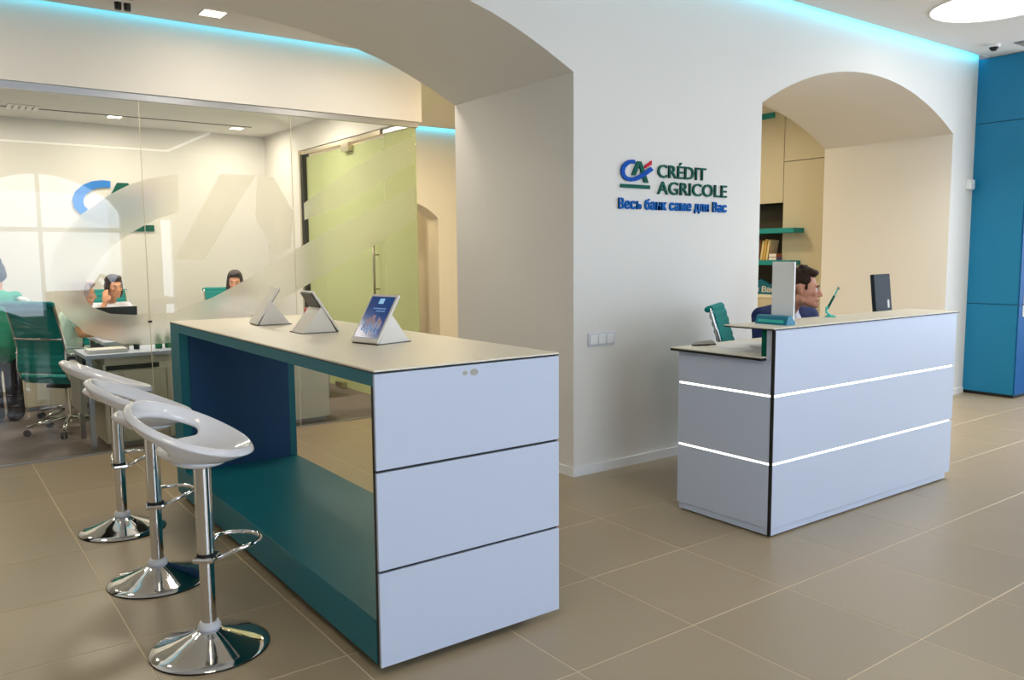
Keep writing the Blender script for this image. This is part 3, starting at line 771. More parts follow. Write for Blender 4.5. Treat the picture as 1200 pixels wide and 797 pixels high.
rb('side_core', DX0 + .019, DX0 + .045, DY0 + .056, 3.199, .047, .934, M['white_lam'], 0)
rb('far_side', DX1 - .045, DX1 - .003, DY0 + .056, 3.19, .02, .934, M['white_lam'], 0)
rb('plinth', DX0 + .006, DX1 - .05, DY0 + .006, DY0 + .05, .010, .047, M['white_lam'], 0)
rb('plinth', DX0 + .006, DX0 + .05, DY0 + .051, 3.19, .010, .047, M['white_lam'], 0)
rb('floor_gasket', DX0 + .02, DX1 - .06, DY0 + .02, DY0 + .05, 0, .010, M['black'], 0)
rb('floor_gasket', DX0 + .02, DX0 + .05, DY0 + .051, 3.18, 0, .010, M['black'], 0)
rb('worktop', DX0 - .03, DX1 - .002, DY0 + .0565, 3.235, .948, .954, M['cream_lam'], 0)
rb('worktop_edge', DX0 - .032, DX1 - .002, DY0 + .0565, 3.237, .935, .9478, M['black'], 0)
rb('counter_top', DX0 - .012, DX1 + .02, DY0 - .004, 2.868, 1.101, 1.106, M['cream_lam'], 0)
rb('counter_edge', DX0 - .013, DX1 + .021, DY0 - .005, 2.869, 1.0945, 1.1008, M['black'], 0)
rb('counter_support', DX0 + .012, DX0 + .03, DY0 + .057, DY0 + .09, .9542, 1.094, M['green'], 0)
rb('counter_support', DX1 - .03, DX1 - .012, DY0 + .057, 2.86, .9542, 1.094, M['white_lam'], 0)

# things on the reception desk
ZC = 1.1061; ZW = .9541
pl = thing('white_upright_panel', 'tall white upright card panel standing on the reception counter', 'panel', (3.80, 2.70, ZC), R(0))
box('card', (-.006, .006, -.065, .075, .012, .335), M['base'], pl, bevel=.002); box('foot', (-.03, .03, -.06, .06, 0, .012), M['base'], pl, bevel=.002)
ch = thing('card_holder', 'low teal leaflet holder lying on the counter before the white panel', 'holder', (3.745, 2.70, ZC), R(0))
prism('body', [(-.045, -.09, 0), (.035, -.09, 0), (.035, -.09, .012), (-.005, -.09, .05), (-.03, -.09, .045)], (0, .20, 0), M['teal_card'], ch)
box('label_strip', (-.048, -.043, -.07, .09, .012, .026), M['turq'], ch)
pn = thing('desk_pen', 'turquoise desk pen in a curved stand on the reception counter', 'pen', (4.40, 2.80, ZC))
bm = bmesh.new(); add_lathe(bm, [(.032, 0), (.032, .006), (.012, .014)], 20); obj('base', bm, M['turq'], pn)
tube('curved_stand', [(.0, 0, .008), (-.03, .01, .03), (-.028, .01, .055), (-.008, .004, .065)], .007, M['turq'], pn)
tube('pen_body', [(-.022, .008, .05), (.016, -.010, .125)], .007, M['green'], pn)
tube('pen_tip', [(.016, -.010, .125), (.036, -.020, .165)], .0045, M['turq'], pn); tube('pen_cap', [(.036, -.020, .165), (.042, -.023, .176)], .009, M['grey_panel'], pn)
mn = thing('desk_monitor', 'dark monitor turned away behind the reception counter', 'monitor', (5.30, 2.985, ZW), R(8))
mt = Matrix.Translation((0, 0, .125)) @ Matrix.Rotation(R(-6), 4, 'X')
box('shell', (-.135, .135, -.015, .012, 0, .262), M['screen_off'], mn, bevel=.006, mtx=mt)
box('display', (-.125, .125, .012, .014, .012, .252), M['black'], mn, mtx=mt)
box('sticker', (.06, .09, -.0162, -.015, .03, .085), M['paper'], mn, mtx=mt)
box('neck', (-.03, .03, .015, .04, .01, .24), M['darkmetal'], mn, bevel=.004)
box('foot', (-.11, .11, -.09, .07, 0, .012), M['darkmetal'], mn, bevel=.004)
for k, (x, y, rz, w, h, lb) in enumerate(((3.72, 2.90, 12, .21, .297, 'white sheet of paper at the front corner of the desk worktop'),
        (3.80, 3.06, -20, .21, .297, 'white sheet of paper at the back corner of the desk worktop'),
        (4.02, 3.02, 35, .21, .297, 'white sheet of paper under the raised counter on worktop'))):
    o = box('paper_sheet', (-w / 2, w / 2, -h / 2, h / 2, 0, .0012), M['paper']); o.location = (x, y, ZW + .0013 * k); o.rotation_euler.z = R(rz)
    tag(o, lb, 'paper', 'papers on the reception worktop')
nb = thing('open_notebook', 'white open notebook on the worktop near the counter', 'notebook', (3.94, 2.80, ZW + .004), R(-12))
for s in (-1, 1): box('page_block', (-.001 + (-.15 if s < 0 else .001), (0 if s < 0 else .15), -.10, .10, 0, .012), M['paper'], nb, bevel=.004)
ph = thing('desk_stapler', 'small dark grey stapler on the worktop by the teal chair', 'stapler', (3.70, 3.165, ZW), R(-25))
box('base', (-.07, .07, -.015, .015, 0, .008), M['darkmetal'], ph); prism('arm', [(-.07, -.013, .009), (.072, -.013, .009), (.05, -.013, .03), (-.06, -.013, .022)], (0, .026, 0), M['grey_panel'], ph)

# ------------------------------------------------------------------ office chairs
def make_chair(label, fab, group=None):
    """high-back ribbed swivel chair facing +y"""
    t = thing('office_chair', label, 'chair', (0, 0, 0), 0, group)
    # five-star base
    b = bpy.data.objects.new('star_base', None); link(b, t)
    for k in range(5):
        a = 2 * PI * k / 5 + .3; c, s = math.cos(a), math.sin(a)
        tube('spoke', [(.03 * c, .03 * s, .125), (.17 * c, .17 * s, .105), (.32 * c, .32 * s, .078)], .018, M['chrome'], b, rv=[.022, .018, .013])
        bm = bmesh.new()
        for off in (-.014, .014):
            add_lathe(bm, [(.028, -.009), (.028, .009)], 14, Matrix.Translation((.32 * c - s * off, .32 * s + c * off, .0285)) @ Matrix.Rotation(a, 4, 'Z') @ Matrix.Rotation(R(90), 4, 'X'))
        obj('caster', bm, M['rubber'], b)
    bm = bmesh.new(); add_lathe(bm, [(.034, .09), (.03, .15), (.026, .15), (.026, .27), (.018, .27), (.018, .40)], 20); shade_auto(obj('gas_column', bm, M['chrome'], t))
    box('mechanism', (-.10, .10, -.12, .10, .395, .425), M['rubber'], t, bevel=.006)
    prof = [(.24, .462), (.22, .478), (.10, .462), (0, .452), (-.12, .456), (-.20, .475), (-.245, .53), (-.258, .60), (-.25, .68), (-.245, .74), (-.258, .82), (-.285, .92), (-.318, 1.03), (-.34, 1.10), (-.352, 1.12), (-.37, 1.118)]
    # resample finely
    P = [Vector((0, a, b_)) for a, b_ in prof]; fine = []
    for i in range(len(P) - 1):
        p0, p1, p2, p3 = P[max(i - 1, 0)], P[i], P[i + 1], P[min(i + 2, len(P) - 1)]
        for k in range(6):
            u = k / 6
            fine.append(.5 * ((2 * p1) + (p2 - p0) * u + (2 * p0 - 5 * p1 + 4 * p2 - p3) * u * u + (3 * p1 - p0 - 3 * p2 + p3) * u ** 3))
    fine.append(P[-1])
    # cumulative length for ribs
    def cushion(pts, hw):
        bm = bmesh.new(); L = 0; rows = []
        for i, p in enumerate(pts):
            if i: L += (p - pts[i - 1]).length
            tg = (pts[min(i + 1, len(pts) - 1)] - pts[max(i - 1, 0)]).normalized(); nrm = Vector((0, -tg.z, tg.y))
            th = .010 + .011 * abs(math.sin(PI * L / .052)) ** .6
            rows.append([bm.verts.new(p + nrm * th + Vector((x, 0, 0))) for x in (-hw, -hw * .5, 0, hw * .5, hw)] +
                        [bm.verts.new(p - nrm * th + Vector((x, 0, 0))) for x in (hw, hw * .5, 0, -hw * .5, -hw)])
        n = 10
        for a, c in zip(rows, rows[1:]):
            for k in range(n): bm.faces.new((a[k], a[(k + 1) % n], c[(k + 1) % n], c[k]))
        bm.faces.new(rows[0]); bm.faces.new(rows[-1][::-1]); bmesh.ops.recalc_face_normals(bm, faces=bm.faces)
        return bm
    ks = 36
    shade_auto(obj('seat_cushion', cushion(fine[:ks], .222), fab, t), 50)
    shade_auto(obj('backrest', cushion(fine[ks + 1:], .222), fab, t), 50)
    for s in (-1, 1):
        tube('side_rail', [p + Vector((s * .234, 0, 0)) for p in fine[::3]], .0125, M['chrome'], t)
        tube('armrest', [(s * .245, -.25, .70), (s * .275, -.20, .695), (s * .285, -.02, .69), (s * .285, .10, .665), (s * .28, .13, .60), (s * .26, .09, .50), (s * .238, .05, .456)], .011, M['chrome'], t)
    tube('headroll', [(-.25, -.362, 1.118), (.25, -.362, 1.118)], .020, fab, t)
    for z, y in ((.83, -.278), (.45, -.04)):
        tube('crossbar', [(-.234, y, z), (0, y - .02 if z > .5 else y, z - (.012 if z < .5 else .0)), (.234, y, z)], .011, M['chrome'], t)
    return t
c1 = make_chair('teal ribbed swivel chair behind the glass at far left, empty', M['teal_fab'])
c1.location = (1.00, 7.85, .002); c1.rotation_euler.z = R(-50)
c2 = copy_tree(c1); c2['label'] = 'teal ribbed swivel chair standing behind the reception desk by the wall'
c2.location = (4.62, 3.40, 0); c2.rotation_euler.z = R(-150)
c3 = copy_tree(c1); c3['label'] = 'teal swivel chair holding the long-haired woman behind frosted glass'
c3.location = (2.86, 9.26, .002); c3.rotation_euler.z = R(172)
c4 = copy_tree(c1); c4['label'] = 'pale swivel chair holding the woman in the mint blouse'
c4.location = (1.14, 8.48, .002); c4.rotation_euler.z = R(-88)
def refab(root, m):
    for ch in root.children:
        if ch.type == 'MESH' and ch.data.materials and ch.data.materials[0] == M['teal_fab']:
            ch.data = ch.data.copy(); ch.data.materials[0] = m
refab(c4, M['white_fab'])

# ------------------------------------------------------------------ office furniture
od = thing('office_desk', 'long cream office desk with drawers right behind the glass wall', 'desk', (1.14, 6.94, .002))
def ob(name, x0, x1, y0, y1, z0, z1, m, parent=None, bev=.002): return box(name, (x0 - 1.14, x1 - 1.14, y0 - 6.94, y1 - 6.94, z0, z1), m, parent or od, bevel=bev)
ob('pedestal', 1.14, 3.0, 6.96, 7.44, .03, .655, M['cabinet'])
for xa, xb in ((1.145, 1.275), (1.28, 1.60), (1.605, 2.05), (2.055, 2.52), (2.525, 2.995)):
    ob('door', xa, xb, 6.942, 6.96, .035, .60, M['cabinet'])
ob('plinth', 1.17, 2.98, 6.97, 7.42, 0, .03, M['grey_panel'])
ob('shelf_gap', 1.16, 1.55, 6.944, 6.9599, .612, .648, M['niche'])
ob('desktop', 1.02, 3.05, 6.93, 7.50, .712, .740, M['white_lam'])
ob('desktop_support', 1.16, 3.0, 7.00, 7.44, .656, .711, M['cabinet'])
ob('leg', 1.03, 1.07, 7.45, 7.49, 0, .711, M['alu'])
ob('leg', 1.03, 1.07, 6.96, 7.00, 0, .711, M['alu'])
ob('modesty_panel', .98, 1.019, 6.99, 7.48, .28, .66, M['grey_panel'])
bk = thing('low_cabinet', 'low white cabinet on the carpet behind the teal chair', 'cabinet', (.80, 9.10, .002))
box('carcass', (0, .42, 0, .45, .04, .74), M['cabinet'], bk, bevel=.004); box('plinth', (.02, .40, .02, .43, 0, .04), M['white_lam'], bk)
for k in range(2): box('door', (.005 + k * .206, .204 + k * .206, -.018, -.001, .05, .73), M['cabinet'], bk, bevel=.002)
bt = box('top', (-.01, .43, -.02, .46, .74, .76), M['white_lam'], bk, bevel=.002)
pr = thing('desk_printer', 'small white printer on the low cabinet beside the teal chair', 'printer', (1.05, 9.33, .762))
box('body', (-.14, .14, -.13, .13, 0, .14), M['white_lam'], pr, bevel=.012); box('paper_slot', (-.10, .10, -.133, -.129, .05, .075), M['niche'], pr); box('lid', (-.13, .13, -.12, .12, .14, .155), M['grey_panel'], pr, bevel=.004)
fd = thing('far_desk', 'cream desk at the back of the office carrying a dark screen', 'desk', (1.34, 8.06, .002))
box('desktop', (0, 2.2, 0, .90, .70, .73), M['white_lam'], fd, bevel=.002)
box('front_board', (.05, 2.15, .04, .06, .12, .70), M['cabinet'], fd); 
for x in (.02, 2.14): 
    for y in (.07, .84): box('leg', (x, x + .04, y, y + .04, 0, .70), M['alu'], fd)
ds = thing('flat_dark_screen', 'low dark screen on the far desk before the woman resting her cheek', 'monitor', (1.57, 8.76, .732), R(0))
mt = Matrix.Translation((0, 0, .03)) @ Matrix.Rotation(R(6), 4, 'X')
box('shell', (-.20, .20, -.012, .012, 0, .25), M['black'], ds, bevel=.004, mtx=mt); box('foot', (-.09, .09, -.07, .07, 0, .012), M['black'], ds, bevel=.003); box('neck', (-.02, .02, .012, .03, .01, .16), M['black'], ds)
def bottle(x, y, label):
    t = thing('green_bottle', label, 'bottle', (x, y, .742), 0, 'green bottles on the office desk')
    bm = bmesh.new(); add_lathe(bm, [(.026, 0), (.029, .01), (.029, .085), (.014, .11), (.012, .14)], 18); obj('body', bm, M['greenbottle'], t, smooth=True)
    bm = bmesh.new(); add_lathe(bm, [(.014, .135), (.014, .155)], 14); obj('cap', bm, M['paper'], t)
bottle(1.60, 7.15, 'left one of two small green bottles on the office desk')
bottle(1.675, 7.15, 'right one of two small green bottles on the office desk')
for k, (x, m, lb) in enumerate(((1.36, M['grey_panel'], 'grey pen cup on the office desk'), (1.44, M['black'], 'small black stand on the office desk'))):
    t = thing('pen_cup', lb, 'cup', (x, 7.2, .742)); bm = bmesh.new(); add_lathe(bm, [(.022, 0), (.026, .07)], 16); obj('cup', bm, m, t)
    for j in range(3): tube('pen', [(.008 * (j - 1), 0, .03), (.014 * (j - 1), .006, .105)], .003, [M['green'], M['black'], M['red']][j], t, n=6)
o = box('paper_stack', (-.14, .14, -.10, .10, 0, .03), M['paper']); o.location = (1.20, 7.13, .742); tag(o, 'thick white paper stack at the left end of the office desk', 'paper')
rf = thing('red_green_cups', 'small red and green objects on the ledge between two tablets', 'ornament', (2.9, 7.15, .742))
for k, m in enumerate((M['red'], M['green'])):
    bm = bmesh.new(); add_lathe(bm, [(.03, .18), (.036, .2), (.034, .26), (.018, .28)], 14, Matrix.Translation((k * .085, 0, 0))); obj('ornament_head', bm, m, rf, smooth=True)
    bm = bmesh.new(); add_lathe(bm, [(.03, 0), (.03, .02), (.01, .03), (.01, .18)], 14, Matrix.Translation((k * .085, 0, 0))); obj('ornament_stem', bm, M['base'], rf)
wc = thing('low_wall_cabinet', 'low white cabinet against the office wall seen through the counter', 'cabinet', (3.30, 9.2, .002))
box('carcass', (0, .48, 0, .9, .03, .55), M['white_lam'], wc, bevel=.003); box('plinth', (.02, .46, .02, .88, 0, .03), M['grey_panel'], wc); box('door', (.005, .475, -.016, -.001, .035, .545), M['white_lam'], wc, bevel=.002)

# ------------------------------------------------------------------ people
class Blob:
    def __init__(s): s.bm = bmesh.new()
    def ell(s, c, r, rot=None, sub=3):
        m = Matrix.Translation(c) @ (rot.to_matrix().to_4x4() if rot else Matrix()) @ Matrix.Diagonal((*r, 1)) if not isinstance(r, (int, float)) else Matrix.Translation(c) @ Matrix.Diagonal((r, r, r, 1))
        bmesh.ops.create_icosphere(s.bm, subdivisions=sub, radius=1, matrix=m); return s
    def cap(s, p, q, r0, r1):
        b = bmesh.new()
        bmesh.ops.create_icosphere(b, subdivisions=2, radius=r0, matrix=Matrix.Translation(p))
        bmesh.ops.create_icosphere(b, subdivisions=2, radius=r1, matrix=Matrix.Translation(q))
        r = bmesh.ops.convex_hull(b, input=b.verts[:])
        bmesh.ops.delete(b, geom=[v for v in b.verts if not v.link_faces], context='VERTS')
        me = bpy.data.meshes.new('t'); b.to_mesh(me); b.free(); s.bm.from_mesh(me); bpy.data.meshes.remove(me); return s
    def chain(s, pts, rs):
        for i in range(len(pts) - 1): s.cap(pts[i], pts[i + 1], rs[i], rs[i + 1])
        return s
    def build(s, name, m, parent, vox=.008, smooth=4, cut=None):
        bmesh.ops.recalc_face_normals(s.bm, faces=s.bm.faces)
        o = obj(name, s.bm, m, parent)
        md = o.modifiers.new('r', 'REMESH'); md.mode = 'VOXEL'; md.voxel_size = vox
        if smooth:
            sm = o.modifiers.new('s', 'SMOOTH'); sm.iterations = smooth; sm.factor = .5
        solid_eval(o)
        return o
def V(*a): return Vector(a)
def hand(b, wrist, d, palm_n, side, s=1.0, curl=.5):
    """five-fingered hand; d = pointing direction, palm_n = palm normal, side = thumb side vector"""
    d = d.normalized(); n = palm_n.normalized(); t = side.normalized()
    k = wrist + d * .085 * s
    b.chain([wrist, wrist + d * .03 * s, k], [.024 * s, .028 * s, .026 * s])
    b.cap(wrist + d * .05 * s + t * .018 * s, k + t * .026 * s, .016 * s, .013 * s); b.cap(wrist + d * .05 * s - t * .018 * s, k - t * .028 * s, .016 * s, .011 * s)
    for i, (off, L) in enumerate(((.030, .072), (.010, .080), (-.010, .075), (-.029, .058))):
        p0 = k + t * off * s; p1 = p0 + (d + n * curl * .3).normalized() * L * .5 * s; p2 = p1 + (d + n * curl * 1.1).normalized() * L * .5 * s
        b.chain([p0, p1, p2], [.0098 * s, .0088 * s, .0070 * s])
    p0 = wrist + d * .022 * s + t * .022 * s; p1 = p0 + (d * .5 + t * .85).normalized() * .042 * s; p2 = p1 + (d * .85 + t * .35 + n * .4).normalized() * .034 * s
    b.chain([p0, p1, p2], [.014 * s, .0105 * s, .0085 * s])
def head_frame(c, az, pitch=0, roll=0):
    """local head: front = -Y; az rotates about z"""
    return Matrix.Translation(c) @ Euler((pitch, roll, az)).to_matrix().to_4x4()
def add_head(b, H, s=1.0):
    """head about .235 m tall (chin to crown), centre at eye height, front -Y"""
    def e(c, r, rot=None):
        m = H @ Matrix.Scale(s, 4) @ Matrix.Translation(c) @ (rot.to_matrix().to_4x4() if rot else Matrix()) @ Matrix.Diagonal((*r, 1))
        bmesh.ops.create_icosphere(b.bm, subdivisions=3, radius=1, matrix=m)
    def c(p, q, r0, r1): b.cap(H @ (V(*p) * s), H @ (V(*q) * s), r0 * s, r1 * s)
    e((0, .016, .040), (.074, .094, .078))           # cranium
    e((0, -.018, .0), (.064, .078, .075))            # mid face
    e((0, -.038, -.060), (.050, .056, .052))         # lower face
    c((-.045, .0, -.068), (-.014, -.078, -.100), .016, .015); c((.045, .0, -.068), (.014, -.078, -.100), .016, .015)   # jaw
    e((0, -.084, -.098), (.020, .016, .016))         # chin
    c((-.026, -.086, .022), (.026, -.086, .022), .013, .013)   # brow
    c((0, -.092, .010), (0, -.116, -.034), .0085, .0105)       # nose ridge
    e((0, -.113, -.036), (.011, .012, .009)); e((-.012, -.100, -.038), (.008, .010, .007)); e((.012, -.100, -.038), (.008, .010, .007))
    e((0, -.094, -.062), (.021, .009, .0065)); e((0, -.092, -.073), (.018, .0095, .007))  # lips
    for sx in (-1, 1):
        e((sx * .036, -.070, -.022), (.024, .020, .020))       # cheekbone
        e((sx * .0775, .016, -.002), (.0085, .017, .027), Euler((R(-10), 0, sx * R(14))))   # ear
        e((sx * .0745, .010, -.024), (.0085, .010, .012))
def add_eyes(root, H, s=1.0, bold=False):
    for sx in (-1, 1):
        bm = bmesh.new()
        bmesh.ops.create_icosphere(bm, subdivisions=2, radius=.0125 * s, matrix=H @ Matrix.Scale(s, 4) @ Matrix.Translation((sx * .030, -.0772, .001)))
        e = obj('eye', bm, M['eyewhite'], root, smooth=True)
        bm = bmesh.new(); bmesh.ops.create_icosphere(bm, subdivisions=2, radius=.0066 * s, matrix=H @ Matrix.Scale(s, 4) @ Matrix.Translation((sx * .030, -.0862, .001)))
        obj('iris', bm, M['eye'], e, smooth=True)
        bm = bmesh.new(); pts = [H @ (V(sx * .014, -.098, .022) * s), H @ (V(sx * .030, -.097, .027) * s), H @ (V(sx * .047, -.086, .021) * s)]
        add_tube(bm, pts, (.0045 if bold else .0028) * s, 8); obj('eyebrow', bm, M['hair_dark'], root, smooth=True)
    bm = bmesh.new(); add_tube(bm, [H @ (V(-.020, -.0975, -.068) * s), H @ (V(0, -.1035, -.067) * s), H @ (V(.020, -.0975, -.068) * s)], .0042 * s, 8)
    obj('mouth', bm, M['lip'], root, smooth=True)
def add_hair_short(b, H, s=1.0):
    def e(c, r, rot=None):
        m = H @ Matrix.Scale(s, 4) @ Matrix.Translation(c) @ (rot.to_matrix().to_4x4() if rot else Matrix()) @ Matrix.Diagonal((*r, 1))
        bmesh.ops.create_icosphere(b.bm, subdivisions=3, radius=1, matrix=m)
    e((0, .030, .060), (.078, .094, .074)); e((0, .070, .010), (.068, .054, .066)); e((0, .074, -.034), (.056, .040, .040))
    e((0, -.034, .108), (.056, .052, .030), Euler((R(20), 0, 0))); e((.015, -.058, .104), (.036, .034, .024)); e((-.02, -.055, .104), (.036, .034, .022))
    for sx in (-1, 1):
        e((sx * .062, .004, .060), (.017, .050, .034)); e((sx * .066, -.020, .016), (.008, .010, .022))
    rn = random.Random(5)
    for k in range(34):
        a = rn.uniform(0, 2 * PI); q = rn.uniform(0, .9)
        e((.062 * q * math.cos(a), .01 + .078 * q * math.sin(a) - .01, .132 - .048 * q * q + rn.uniform(-.004, .006)), (rn.uniform(.012, .02),) * 3)
def seated_man():
    root = thing('person', 'man in navy suit and white shirt seated behind the reception desk', 'person', (5.04, 3.58, 0))
    # local frame: body front = -Y, root at the chair
    baz = R(-28)
    B = Matrix.Rotation(baz, 4, 'Z')
    def P(x, y, z): return B @ V(x, y, z)
    Hc = V(-.10, -.215, 1.240)
    H = head_frame(Hc, R(37), R(3))
    sk = Blob(); HS = 1.09; add_head(sk, H, HS)
    stub = Blob()
    for sx in (-1, 1):
        stub.cap(H @ (V(sx * .040, -.020, -.078) * HS), H @ (V(sx * .016, -.080, -.101) * HS), .0155 * HS, .0150 * HS)
    stub.ell(H @ (V(0, -.0855, -.100) * HS), .0185 * HS); stub.build('stubble', M['stubble'], root, .005, 2)
    nb_ = P(0, -.06, 1.075); nt_ = H @ V(0, .028, -.06)
    sk.chain([P(0, -.05, 1.02), nb_, nt_], [.062, .058, .056])
    # torso, thighs, calves, feet, arms and hands as one continuous surface (under the clothes)
    sk.chain([P(0, .06, .56), P(0, .03, .75), P(0, -.02, .95), P(0, -.04, 1.03)], [.12, .115, .125, .085])
    for s in (-1, 1):
        sk.chain([P(s * .09, .05, .53), P(s * .12, -.36, .50), P(s * .12, -.34, .10)], [.075, .058, .042])
        sk.cap(P(s * .12, -.34, .05), P(s * .13, -.50, .035), .035, .028)
        sk.chain([P(s * .185, -.03, 1.015), P(s * .235, -.15, .80 + .19 * 0), P(s * .13, -.345, .995)], [.048, .038, .026])
        hand(sk, P(s * .13, -.345, .995), (P(s * .05, -.46, .985) - P(s * .13, -.345, .995)), V(0, 0, -1), B.to_3x3() @ V(-s, -.35, 0.2), 1.0, .5)
    body = sk.build('body', M['skin'], root, .0058, 3)
    add_eyes(root, H, HS, True)
    hb = Blob(); add_hair_short(hb, H, HS); hb.build('hair', M['hair'], root, .0055, 2)
    sh = Blob()
    sh.chain([P(0, -.035, .80), P(0, -.055, .95), P(0, -.062, 1.035)], [.118, .126, .082]); sh.chain([P(0, -.062, 1.03), P(0, -.072, 1.095)], [.074, .069])
    sh.build('shirt', M['shirt'], root, .008, 3)
    jk = Blob()
    jk.chain([P(0, .05, .60), P(0, .025, .75), P(0, -.005, .94)], [.165, .155, .150])
    for s in (-1, 1):
        jk.chain([P(s * .105, -.028, .99), P(s * .185, -.02, 1.04)], [.098, .068])
        jk.chain([P(s * .06, .0, 1.065), P(s * .185, -.02, 1.04)], [.064, .066])
        jk.chain([P(s * .185, -.025, 1.02), P(s * .245, -.16, .80), P(s * .148, -.312, .995)], [.066, .056, .044])
        jk.chain([P(s * .055, .02, 1.06), P(s * .085, -.105, 1.00), P(s * .03, -.175, .80)], [.034, .034, .026])   # lapels
    jk.cap(P(-.06, .03, 1.055), P(.06, .03, 1.055), .050, .050)
    jk.build('jacket', M['suit'], root, .009, 3)
    tr = Blob()
    tr.ell(P(0, .05, .54), (.17, .15, .10))
    for s in (-1, 1): tr.chain([P(s * .09, .05, .53), P(s * .12, -.36, .505), P(s * .12, -.34, .11)], [.095, .075, .062])
    tr.build('trousers', M['suit'], root, .012, 2)
    for s in (-1, 1):
        b = Blob(); b.cap(P(s * .12, -.33, .045), P(s * .13, -.52, .036), .043, .036); b.build('shoe', M['black'], root, .01, 2)
    return root
seated_man()
ch_m = thing('low_stool_chair', 'dark office chair holding the man in the navy suit', 'chair', (5.04, 3.61, 0))
ch_m.name = 'swivel_chair'
box('seat', (-.23, .23, -.20, .22, .40, .45), M['rubber'], ch_m, bevel=.02); 
bm = bmesh.new(); add_lathe(bm, [(.27, 0), (.27, .02), (.05, .06), (.03, .08), (.03, .40)], 28); shade_auto(obj('pedestal', bm, M['chrome'], ch_m))

def long_hair(b, H, s, back=.20, bun=False):
    def e(c, r): bmesh.ops.create_icosphere(b.bm, subdivisions=3, radius=1, matrix=H @ Matrix.Scale(s, 4) @ Matrix.Translation(c) @ Matrix.Diagonal((*r, 1)))
    e((0, .026, .058), (.084, .098, .080)); e((0, .062, .0), (.078, .066, .075)); e((0, -.040, .098), (.064, .055, .034))
    for sx in (-1, 1):
        e((sx * .066, .010, .020), (.024, .054, .070))
        if not bun: b.chain([H @ (V(sx * .066, .0, .03) * s), H @ (V(sx * .078, .012, -.07) * s), H @ (V(sx * .07, .02, -.07 - back) * s)], [.026 * s, .028 * s, .018 * s])
    if bun: e((0, .070, .130), (.046, .046, .044))
    else: b.chain([H @ (V(0, .075, .0) * s), H @ (V(0, .075, -.08 - back) * s)], [.062 * s, .05 * s])

def woman_seated(name_label, loc, az, head_off, head_az, head_pitch, hair_m, top_m, skin_m, pose, hairback=.14, lean=.08, s=.95, low_m=None, faceit=True, sleeve=.5):
    root = thing('person', name_label, 'person', loc)
    B = Matrix.Rotation(az, 4, 'Z')
    def P(x, y, z): return B @ V(x, y, z)
    H = head_frame(P(*head_off), head_az, head_pitch)
    sk = Blob(); add_head(sk, H, s)
    nbp = P(0, -lean + .01, 1.00)
    sk.chain([P(0, .05, .56), P(0, .01, .75), P(0, -lean * .7, .92), nbp], [.125, .105, .108, .06])
    sk.chain([nbp, H @ (V(0, .028, -.06) * s)], [.048, .046])
    for k in (-1, 1):
        sk.chain([P(k * .085, .05, .53), P(k * .10, -.34, .50), P(k * .10, -.33, .10)], [.075, .055, .038])
        sk.cap(P(k * .10, -.33, .045), P(k * .11, -.47, .03), .032, .025)
    for k, key in ((-1, 'R'), (1, 'L')):
        el, wr, hd, th = pose[key]
        sk.chain([P(k * .155, -lean, .975), P(*el), P(*wr)], [.045, .035, .024])
        hand(sk, P(*wr), B.to_3x3() @ V(*hd), V(0, 0, -1) if abs(hd[2]) < .7 else B.to_3x3() @ V(0, 1, 0), B.to_3x3() @ V(*th), .92, .6)
    sk.build('body', skin_m, root, .0075, 3)
    if faceit: add_eyes(root, H, s)
    hb = Blob(); long_hair(hb, H, s, hairback); hb.build('hair', hair_m, root, .008, 2)
    tp = Blob(); tp.chain([P(0, .05, .58), P(0, .01, .75), P(0, -lean * .75, .92)], [.145, .122, .125])
    for k, key in ((-1, 'R'), (1, 'L')):
        el = V(*pose[key][0]); sh0 = V(k * .155, -lean, .975); mid = sh0.lerp(el, sleeve)
        tp.cap(P(k * .06, -lean * .9, .965), P(*sh0), .062, .055); tp.cap(P(*sh0), P(*mid), .055, .050)
    tp.build('blouse', top_m, root, .01, 3)
    lw = Blob(); lw.ell(P(0, .05, .54), (.165, .15, .095))
    for k in (-1, 1): lw.chain([P(k * .085, .05, .53), P(k * .10, -.34, .505), P(k * .10, -.33, .12)], [.092, .070, .052])
    lw.build('trousers', low_m or M['trouser'], root, .012, 2)
    return root
# woman typing at the near desk (faces right), forearms on the desktop
woman_seated('woman in mint blouse at the office desk, arms reaching to the right', (1.12, 8.46, .002), R(88), (0, -.14, 1.165), R(88), R(10),
             M['hair_fair'], M['mint'], M['skin2'], {'R': ((-.20, -.08, .80), (-.16, -.30, .790), (0, -1, -.02), (.6, -.2, .5)), 'L': ((.20, -.10, .78), (.12, -.30, .795), (-.2, -1, 0), (-.8, -.2, .3))}, lean=.05, sleeve=.45)
# woman facing us with her cheek on her hand
woman_seated('dark-haired woman behind glass resting her cheek on one hand', (1.64, 9.42, .002), R(2), (.02, -.17, 1.19), R(14), R(6),
             M['hair_dark'], M['shirt'], M['skin2'], {'R': ((-.22, -.28, .78), (-.10, -.28, 1.02), (.15, .1, 1), (.6, -.5, .2)), 'L': ((.22, -.20, .79), (.10, -.40, .785), (-.6, -1, 0), (-.5, -.2, .6))}, hairback=.04, sleeve=.35)
k4 = copy_tree(c1); k4['label'] = 'teal swivel chair holding the woman who rests her cheek'; k4.location = (1.66, 9.62, .002); k4.rotation_euler.z = R(178)
# long-haired woman behind the frosted swoosh
woman_seated('long-haired woman behind the frosted film, only her upper face showing', (2.87, 9.19, .002), R(-6), (0, -.10, 1.215), R(-22), R(10),
             M['hair_dark'], M['shirt'], M['skin2'], {'R': ((-.22, -.10, .79), (-.14, -.33, .785), (.3, -1, 0), (.6, -.2, .5)), 'L': ((.22, -.10, .79), (.14, -.33, .785), (-.3, -1, 0), (-.6, -.2, .5))}, hairback=.16)

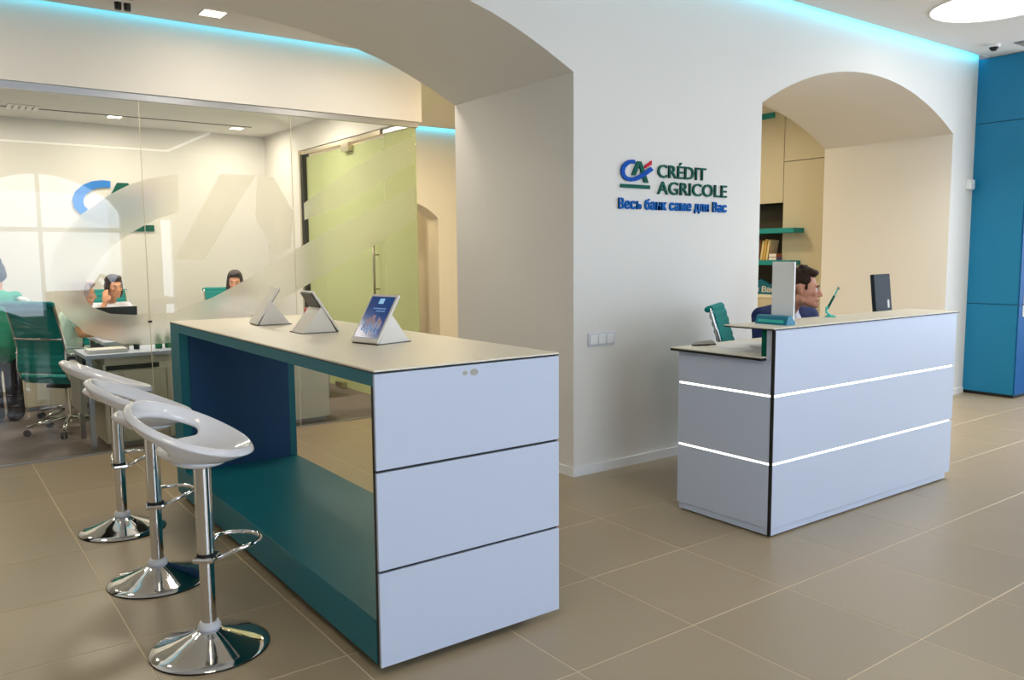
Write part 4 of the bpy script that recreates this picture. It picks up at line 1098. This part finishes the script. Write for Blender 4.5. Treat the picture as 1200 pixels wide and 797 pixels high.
def standing_woman():
    root = thing('person', 'standing woman in green tunic and dark trousers at left edge', 'person', (.60, 8.72, .002))
    B = Matrix.Rotation(R(-160), 4, 'Z')
    def P(x, y, z): return B @ V(x, y, z)
    H = head_frame(P(.0, -.03, 1.335), R(-150), R(8)); s = .92
    sk = Blob(); add_head(sk, H, s)
    sk.chain([P(0, .0, .78), P(0, .01, .98), P(0, 0, 1.10), P(0, .0, 1.17)], [.13, .105, .11, .055]); sk.chain([P(0, 0, 1.17), H @ (V(0, .028, -.06) * s)], [.046, .044])
    for k in (-1, 1):
        sk.chain([P(k * .08, 0, .76), P(k * .085, -.01, .42), P(k * .085, .01, .09)], [.085, .055, .036]); sk.cap(P(k * .085, .01, .035), P(k * .10, -.15, .025), .034, .025)
        sk.chain([P(k * .155, .0, 1.14), P(k * .215, -.01, .92), P(k * .19, -.14, .76)], [.045, .035, .024])
        hand(sk, P(k * .19, -.14, .76), B.to_3x3() @ V(-k * .1, -.6, -.7), B.to_3x3() @ V(-k, 0, 0), B.to_3x3() @ V(0, -.8, .5), .92, .6)
    sk.build('body', M['skin2'], root, .0085, 3)
    add_eyes(root, H, s)
    hb = Blob(); long_hair(hb, H, s, bun=True); hb.build('hair', M['hair_black'], root, .008, 2)
    tp = Blob(); tp.chain([P(0, 0, .70), P(0, .0, .80), P(0, .01, .98), P(0, 0, 1.09)], [.175, .16, .128, .128])
    for k in (-1, 1): tp.cap(P(k * .06, 0, 1.12), P(k * .155, 0, 1.135), .062, .056); tp.cap(P(k * .155, 0, 1.135), P(k * .20, -.01, .98), .058, .052)
    tp.build('tunic', M['tunic'], root, .01, 3)
    tr = Blob()
    for k in (-1, 1): tr.chain([P(k * .08, 0, .72), P(k * .088, -.01, .42), P(k * .088, .01, .07)], [.098, .075, .075])
    tr.build('trousers', M['trouser'], root, .012, 2)
    for k in (-1, 1):
        b = Blob(); b.cap(P(k * .085, .02, .04), P(k * .10, -.16, .03), .040, .030); b.build('shoe', M['black'], root, .01, 2)
standing_woman()
